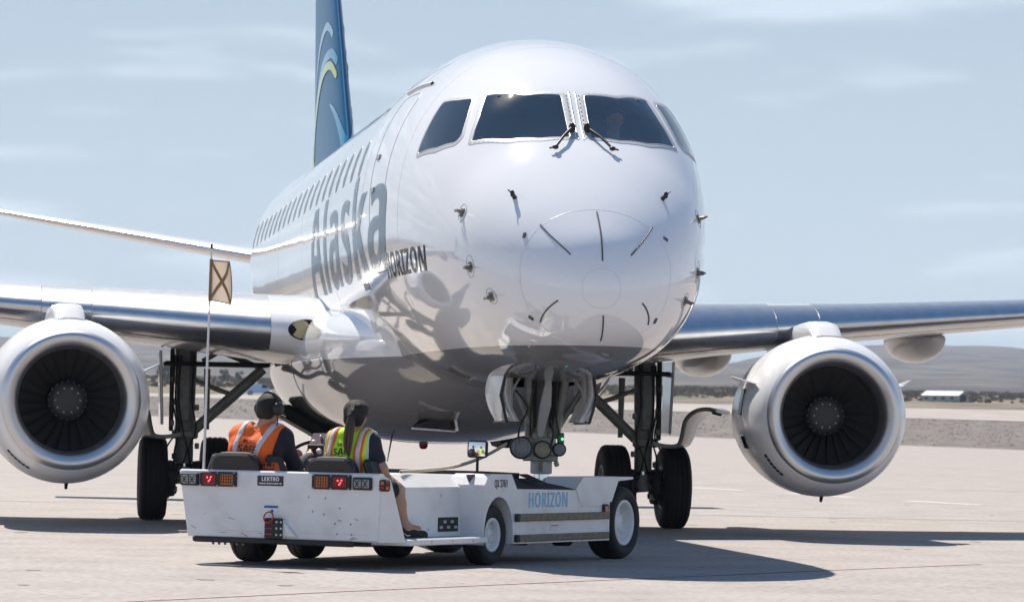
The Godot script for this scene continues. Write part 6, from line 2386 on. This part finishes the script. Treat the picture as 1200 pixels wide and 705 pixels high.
func build_ground() -> void:
	mats["_n1"] = noise(1.0, FastNoiseLite.TYPE_SIMPLEX_SMOOTH, 4, 77)
	# concrete: pale, warm, mottled, with a fine grain
	var m := mat("apron_concrete", lin(0.360, 0.326, 0.312), 0.85)
	textured(m, tex(noise(0.011, FastNoiseLite.TYPE_SIMPLEX_SMOOTH, 6, 21), [[0.1, Color(0.91, 0.905, 0.90)], [0.42, Color(0.965, 0.96, 0.955)], [0.75, Color(1, 1, 1)]], 1024), 0.06, true)
	m.detail_enabled = true
	m.detail_blend_mode = BaseMaterial3D.BLEND_MODE_MUL
	m.detail_uv_layer = BaseMaterial3D.DETAIL_UV_1
	m.detail_albedo = tex(noise(0.17, FastNoiseLite.TYPE_SIMPLEX_SMOOTH, 4, 22), [[0.15, Color(0.80, 0.79, 0.78)], [0.45, Color(0.97, 0.97, 0.97)], [0.8, Color(1, 1, 1)]], 1024)
	var far := mat("far_concrete", lin(0.362, 0.32, 0.297), 0.9)
	textured(far, tex(noise(0.01, FastNoiseLite.TYPE_SIMPLEX_SMOOTH, 5, 23), [[0.2, grey(0.88)], [0.7, grey(1.0)]], 512), 0.02, true)
	var gr := mat("gravel_strip", lin(0.175, 0.15, 0.135), 0.95)
	textured(gr, tex(noise(0.02, FastNoiseLite.TYPE_SIMPLEX_SMOOTH, 6, 24), [[0.2, grey(0.72)], [0.7, grey(1.0)]], 512), 0.03, true)
	var sc := mat("dry_land", lin(0.21, 0.165, 0.125), 0.95)
	textured(sc, tex(noise(0.012, FastNoiseLite.TYPE_SIMPLEX_SMOOTH, 6, 25), [[0.25, Color(0.55, 0.6, 0.52)], [0.5, Color(0.85, 0.85, 0.8)], [0.75, Color(1, 1, 1)]], 512), 0.008, true)
	var hl := mat("hill_land", lin(0.105, 0.09, 0.085), 0.95)
	textured(hl, tex(noise(0.009, FastNoiseLite.TYPE_SIMPLEX_SMOOTH, 6, 26), [[0.3, Color(0.45, 0.48, 0.45)], [0.5, Color(0.8, 0.8, 0.78)], [0.7, Color(1, 0.97, 0.92)]], 1024), 0.0011, true)
	strip_of_land("apron", steps(-500.0, 160.0, 12) + steps(180.0, 322.0, 8), 700.0, m, 40)
	strip_of_land("gravel_field", steps(320.0, 422.0, 10), 900.0, gr, 80, 0.05)
	strip_of_land("taxiway", steps(420.0, 522.0, 8), 900.0, far, 60, 0.10)
	strip_of_land("scrubland", steps(520.0, 1500.0, 30), 900.0, sc, 90, 0.14)
	strip_of_land("hills", steps(1500.0, 2600.0, 16) + steps(2680.0, 6000.0, 42), 2600.0, hl, 170, 0.0)
	# markings and joints
	line_on_ground("red_line", [Vector2(-3.4, -20.3), Vector2(-1.1, -23.97), Vector2(2.67, -29.6), Vector2(4.21, -31.76)], 0.06, mats["paint_red"], 0.004)
	for q in [[Vector2(3.83, -75.86), Vector2(4.75, -72.9)], [Vector2(5.5, -70.2), Vector2(6.4, -66.9)], [Vector2(7.1, -64.4), Vector2(8.1, -61.4)], [Vector2(2.0, -82.0), Vector2(2.9, -79.0)]]:
		line_on_ground("white_dash", q, 0.22, mats["paint_white"], 0.004)
	for q in [[Vector2(-40, -78.0), Vector2(40, -81.0)], [Vector2(-30, -50.4), Vector2(30, -48.6)], [Vector2(-60, -110.0), Vector2(60, -114.0)], [Vector2(-70, -140.0), Vector2(70, -146.0)]]:
		line_on_ground("sealed_joint", q, 0.035 + absf(q[0].y) * 0.0016, mats["joint_tar"], 0.004)
	# drips and tar spots on the concrete
	rng.seed = 12
	var sp := Shape.new()
	for i in 70:
		var d := rng.randf_range(19.0, 75.0)
		var c := Vector3(rng.randf_range(-0.16, 0.16) * d, 0.003, -d)
		var r := rng.randf_range(0.02, 0.09)
		var ring := PackedVector3Array()
		for j in 9:
			ring.append(c + Vector3(cos(TAU * j / 9), 0, sin(TAU * j / 9) * 1.4) * r * rng.randf_range(0.6, 1.2))
		fan(sp, ring, c + Vector3.DOWN)
	obj("tar_spots", sp, mats["spot"]).set_meta("kind", "structure")
	# scrub
	scatter("dry_grass", "low dry grey tufts over the dark strip beyond the apron", "dry grass", tuft(3, 12, 0.28, 0.22), mats["scrub_grey"], 7000, 322.0, 418.0, 0.19, 0.3, 0.7, 5)
	scatter("scrub", "low brown and olive scrub in front of the hills", "scrub", tuft(4, 26, 1.1, 0.7), mats["scrub_brown"], 6000, 640.0, 1300.0, 0.19, 0.4, 1.1, 6)
	# trees far off to the left, a shed and a van
	var say := ["tallest dark tree of the far row, right of the left engine", "round dark tree beside the far row's tallest tree", "small far tree nearest the left engine's rim", "far tree seen left of the main gear leg", "far tree glimpsed under the wing, right of the flag pole", "low far tree under the wing beside the pale blue van", "small far tree left of the left engine", "far tree at the left edge below the wing"]
	var px := [212, 196, 188, 204, 262, 280, 12, 3]
	var tl := [5.2, 4.2, 3.6, 4.0, 3.6, 3.0, 4.0, 4.6]
	for i in 8:
		tree((px[i] + 2.0 - 600.0) / 4200.0 * (800.0 + i * 9.0), 800.0 + i * 9.0, tl[i], say[i], 100 + i)
	build_shed()
	build_van()


func build_shed() -> void:
	var d := 640.0
	var x := (1108.0 + 2.0 - 600.0) / 4200.0 * d
	var s := base("shed", Vector3(x, land(x, d) + 0.3, -d), -0.6)
	tag(s, "low white roofed shed far off on the right, below the hills", "shed")
	var b := Shape.new()
	box(b, Vector3(0, 0.5, 0), Vector3(7.2, 1.0, 4.0), 0.02)
	prism(b, PackedVector2Array([Vector2(-2.0, 1.0), Vector2(2.0, 1.0), Vector2(0, 1.75)]), 7.2, Transform3D(Basis(Vector3.UP, PI / 2), Vector3.ZERO))
	obj("wall", b, mats["shed_wall"], s)
	b = Shape.new()
	for k in [-1.0, 1.0]:
		box(b, Vector3(0, 1.42, k * 1.06), Vector3(7.6, 0.07, 2.36), 0.01, Basis(Vector3.RIGHT, k * 0.359))
	var r := obj("roof", b, mats["white_plastic"], s)
	for i in 8:
		brick("roof_rib", r, mats["white_plastic"], Vector3(-3.3 + i * 0.94, 1.47, 1.06), Vector3(0.06, 0.06, 2.3), 0.01, Basis(Vector3.RIGHT, 0.359))
	brick("door", s, mats["dark_gap"], Vector3(3.62, 0.6, 0), Vector3(0.06, 1.2, 2.4), 0.01)
	for i in 4:
		brick("window", s, mats["dark_gap"], Vector3(-2.7 + i * 1.7, 0.55, 2.02), Vector3(0.7, 0.35, 0.05), 0.01)


func build_van() -> void:
	var d := 520.0
	var x := (303.0 + 2.0 - 600.0) / 4200.0 * d
	var s := base("van", Vector3(x, land(x, d) + 0.1, -d), 0.15)
	tag(s, "pale blue van far off, seen just above the driver's head", "van")
	var side := PackedVector2Array([Vector2(-1.9, 0.35), Vector2(1.95, 0.35), Vector2(2.0, 0.85), Vector2(1.5, 1.0), Vector2(1.0, 1.65), Vector2(-1.8, 1.7), Vector2(-1.95, 1.0)])
	var b := Shape.new()
	prism(b, side, 1.7, Transform3D(), 0.06)
	obj("body", b, mats["van_blue"], s)
	b = Shape.new()
	prism(b, PackedVector2Array([Vector2(0.95, 1.05), Vector2(1.35, 1.05), Vector2(0.98, 1.55), Vector2(0.4, 1.55), Vector2(0.4, 1.05)]), 1.73, Transform3D())
	obj("window", b, mats["cabin_window_glass"], s)
	for u in [-1.2, 1.25]:
		for k in [-0.78, 0.78]:
			wheel(s, Vector3(u, 0.33, k), Vector3.BACK, 0.33, 0.2, 0.2, mats["gear_light_grey"], "tyre", "rim", 2)


func build_cord() -> void:
	# the coiled cord that runs from the tractor to the jet for talking to the flight deck
	var air := Transform3D(Basis(Vector3.UP, AIR_YAW), AIR_AT)
	var tug := Transform3D(Basis(Vector3.UP, TUG_YAW), TUG_AT)
	var a := tug * T(0.62, 0.755, 0.75)
	var z := air * Vector3(-0.36, 0.985, -2.78)
	var knots := [a, a.lerp(z, 0.25) + Vector3(0, -0.045, 0), a.lerp(z, 0.5) + Vector3(0, -0.075, 0), a.lerp(z, 0.75) + Vector3(0, -0.06, 0), z]
	var second := [air * Vector3(0.10, 1.06, -2.9), air * Vector3(0.26, 1.17, -4.2), air * Vector3(0.42, 1.38, -6.5), air * Vector3(0.52, 1.62, -7.4)]
	var c := base("cord", tug * T(0.62, 0.245, 0.75))
	tag(c, "pale coiled cord hung between the tractor and the jet's nose leg", "cord")
	var inv := c.transform.affine_inverse()
	for part in [knots, second]:
		var line := spline(part, 14)
		var len := 0.0
		for i in line.size() - 1:
			len += line[i].distance_to(line[i + 1])
		var turns := int(len / 0.034)
		var pts := []
		for i in turns * 7:
			var t := float(i) / (turns * 7) * (line.size() - 1)
			var k := mini(int(t), line.size() - 2)
			var p: Vector3 = line[k].lerp(line[k + 1], t - k)
			var d: Vector3 = (line[k + 1] - line[k]).normalized()
			var s := d.cross(Vector3.UP).normalized()
			var ang := TAU * i / 7.0
			pts.append(inv * (p + (s * cos(ang) + s.cross(d) * sin(ang)) * 0.011))
		pipe("coil", c, mats["cord_pale"], pts, 0.005, 5)
		pipe("core", c, mats["hose_black"], line.map(func(q): return inv * q), 0.006, 5)


func build_pouch() -> void:
	# an orange mesh pouch of gear wedged between the seats
	var p := base("pouch", TUG_AT + Basis(Vector3.UP, TUG_YAW) * T(-0.205, 0.62, 0.13), TUG_YAW)
	tag(p, "orange mesh pouch of gear beside the driver's seat back", "pouch")
	var b := Shape.new()
	loft(b, [_rect(Vector3(0, 0, 0), 0.045, 0.03), _rect(Vector3(0, 0.05, 0), 0.06, 0.04), _rect(Vector3(0.005, 0.13, 0), 0.058, 0.038), _rect(Vector3(0.0, 0.19, 0), 0.05, 0.02)])
	obj("bag", b, mats["vest_orange"], p)
	b = Shape.new()
	for i in 5:
		tube(b, [Vector3(-0.06, 0.03 + i * 0.035, 0.043), Vector3(0.06, 0.045 + i * 0.032, 0.043)], 0.004, 5)
	for i in 4:
		tube(b, [Vector3(-0.045 + i * 0.03, 0.01, 0.040), Vector3(-0.04 + i * 0.028, 0.185, 0.03)], 0.004, 5)
	obj("netting", b, mats["headset_black"], p)


func _ready() -> void:
	# camera: a long lens low over the apron, tipped up a little and not quite level
	var cam := Camera3D.new()
	cam.name = "camera"
	cam.position = Vector3(0, 1.08, 0)
	cam.basis = Basis(Vector3.RIGHT, 0.036768) * Basis(Vector3.BACK, 0.0195)
	cam.near = 0.5
	cam.far = 12000.0
	var at := CameraAttributesPhysical.new()
	at.frustum_focal_length = 143.0
	at.frustum_near = 0.5
	at.frustum_far = 12000.0
	at.frustum_focus_distance = 29.5
	at.exposure_aperture = 8.0
	cam.attributes = at
	cam.fov = rad_to_deg(2.0 * atan(352.5 / 4200.0))
	add_child(cam)
	cam.current = true
	# sky, exposure, air
	var sky := ProceduralSkyMaterial.new()
	sky.sky_top_color = lin(0.055, 0.13, 0.28)
	sky.sky_horizon_color = lin(0.495, 0.58, 0.64)
	sky.sky_curve = 0.20
	sky.ground_horizon_color = lin(0.40, 0.37, 0.34)
	sky.ground_bottom_color = lin(0.30, 0.27, 0.25)
	sky.ground_curve = 0.1
	sky.sun_angle_max = 25.0
	sky.sky_cover = clouds()
	var env := Environment.new()
	env.background_mode = Environment.BG_SKY
	env.sky = Sky.new()
	env.sky.sky_material = sky
	env.tonemap_mode = Environment.TONE_MAPPER_LINEAR
	env.tonemap_exposure = 1.46
	env.fog_enabled = true
	env.fog_density = 0.00013
	env.fog_light_color = Color(0.80, 0.85, 0.93)
	env.sdfgi_enabled = true
	env.ssao_enabled = true
	env.ssil_enabled = true
	var we := WorldEnvironment.new()
	we.name = "world_environment"
	we.environment = env
	add_child(we)
	# sun: high, behind the jet and to the left
	var sun := DirectionalLight3D.new()
	sun.name = "sun"
	sun.light_energy = 1.6
	sun.light_color = Color(1.0, 0.965, 0.91)
	sun.light_angular_distance = 0.5
	sun.shadow_enabled = true
	sun.directional_shadow_max_distance = 120.0
	add_child(sun)
	sun.look_at_from_position(Vector3.ZERO, -Vector3(-0.31, 1.0, -0.62), Vector3.UP)

	make_materials()
	mat("light_amber_lens", lin(0.42, 0.36, 0.20), 0.15)
	mat("lens_grey", lin(0.20, 0.22, 0.24), 0.12)
	mat("frame_paint", lin(0.42, 0.44, 0.48), 0.55)
	mat("seam_pale", lin(0.68, 0.68, 0.71), 0.3)
	mat("strip_dark", lin(0.07, 0.07, 0.075), 0.5)
	mat("probe_metal", lin(0.20, 0.19, 0.17), 0.35, 0.7)
	mat("cover_fabric", lin(0.022, 0.024, 0.032), 0.85)
	mat("tractor_white_dull", lin(0.60, 0.59, 0.57), 0.5)
	mat("hair_brown", lin(0.05, 0.026, 0.016), 0.4)
	mat("paint_red", lin(0.42, 0.29, 0.28), 0.8)
	mat("paint_white", lin(0.66, 0.65, 0.63), 0.8)
	mat("joint_tar", lin(0.31, 0.275, 0.255), 0.85)
	mat("spot", lin(0.20, 0.18, 0.165), 0.7)
	mat("scuff", lin(0.34, 0.31, 0.28), 0.8)
	mat("bark", lin(0.09, 0.07, 0.05), 0.9)
	mat("leaf", lin(0.035, 0.06, 0.03), 0.8)
	mat("shed_wall", lin(0.35, 0.38, 0.42), 0.7)
	mat("van_blue", lin(0.30, 0.45, 0.65), 0.3)
	mat("scrub_grey", lin(0.18, 0.155, 0.138), 0.95).vertex_color_use_as_albedo = true
	mat("scrub_brown", lin(0.17, 0.135, 0.09), 0.95).vertex_color_use_as_albedo = true
	build_ground()
	build_jet()
	build_tractor()
	build_people()
	build_cord()
	build_pouch()
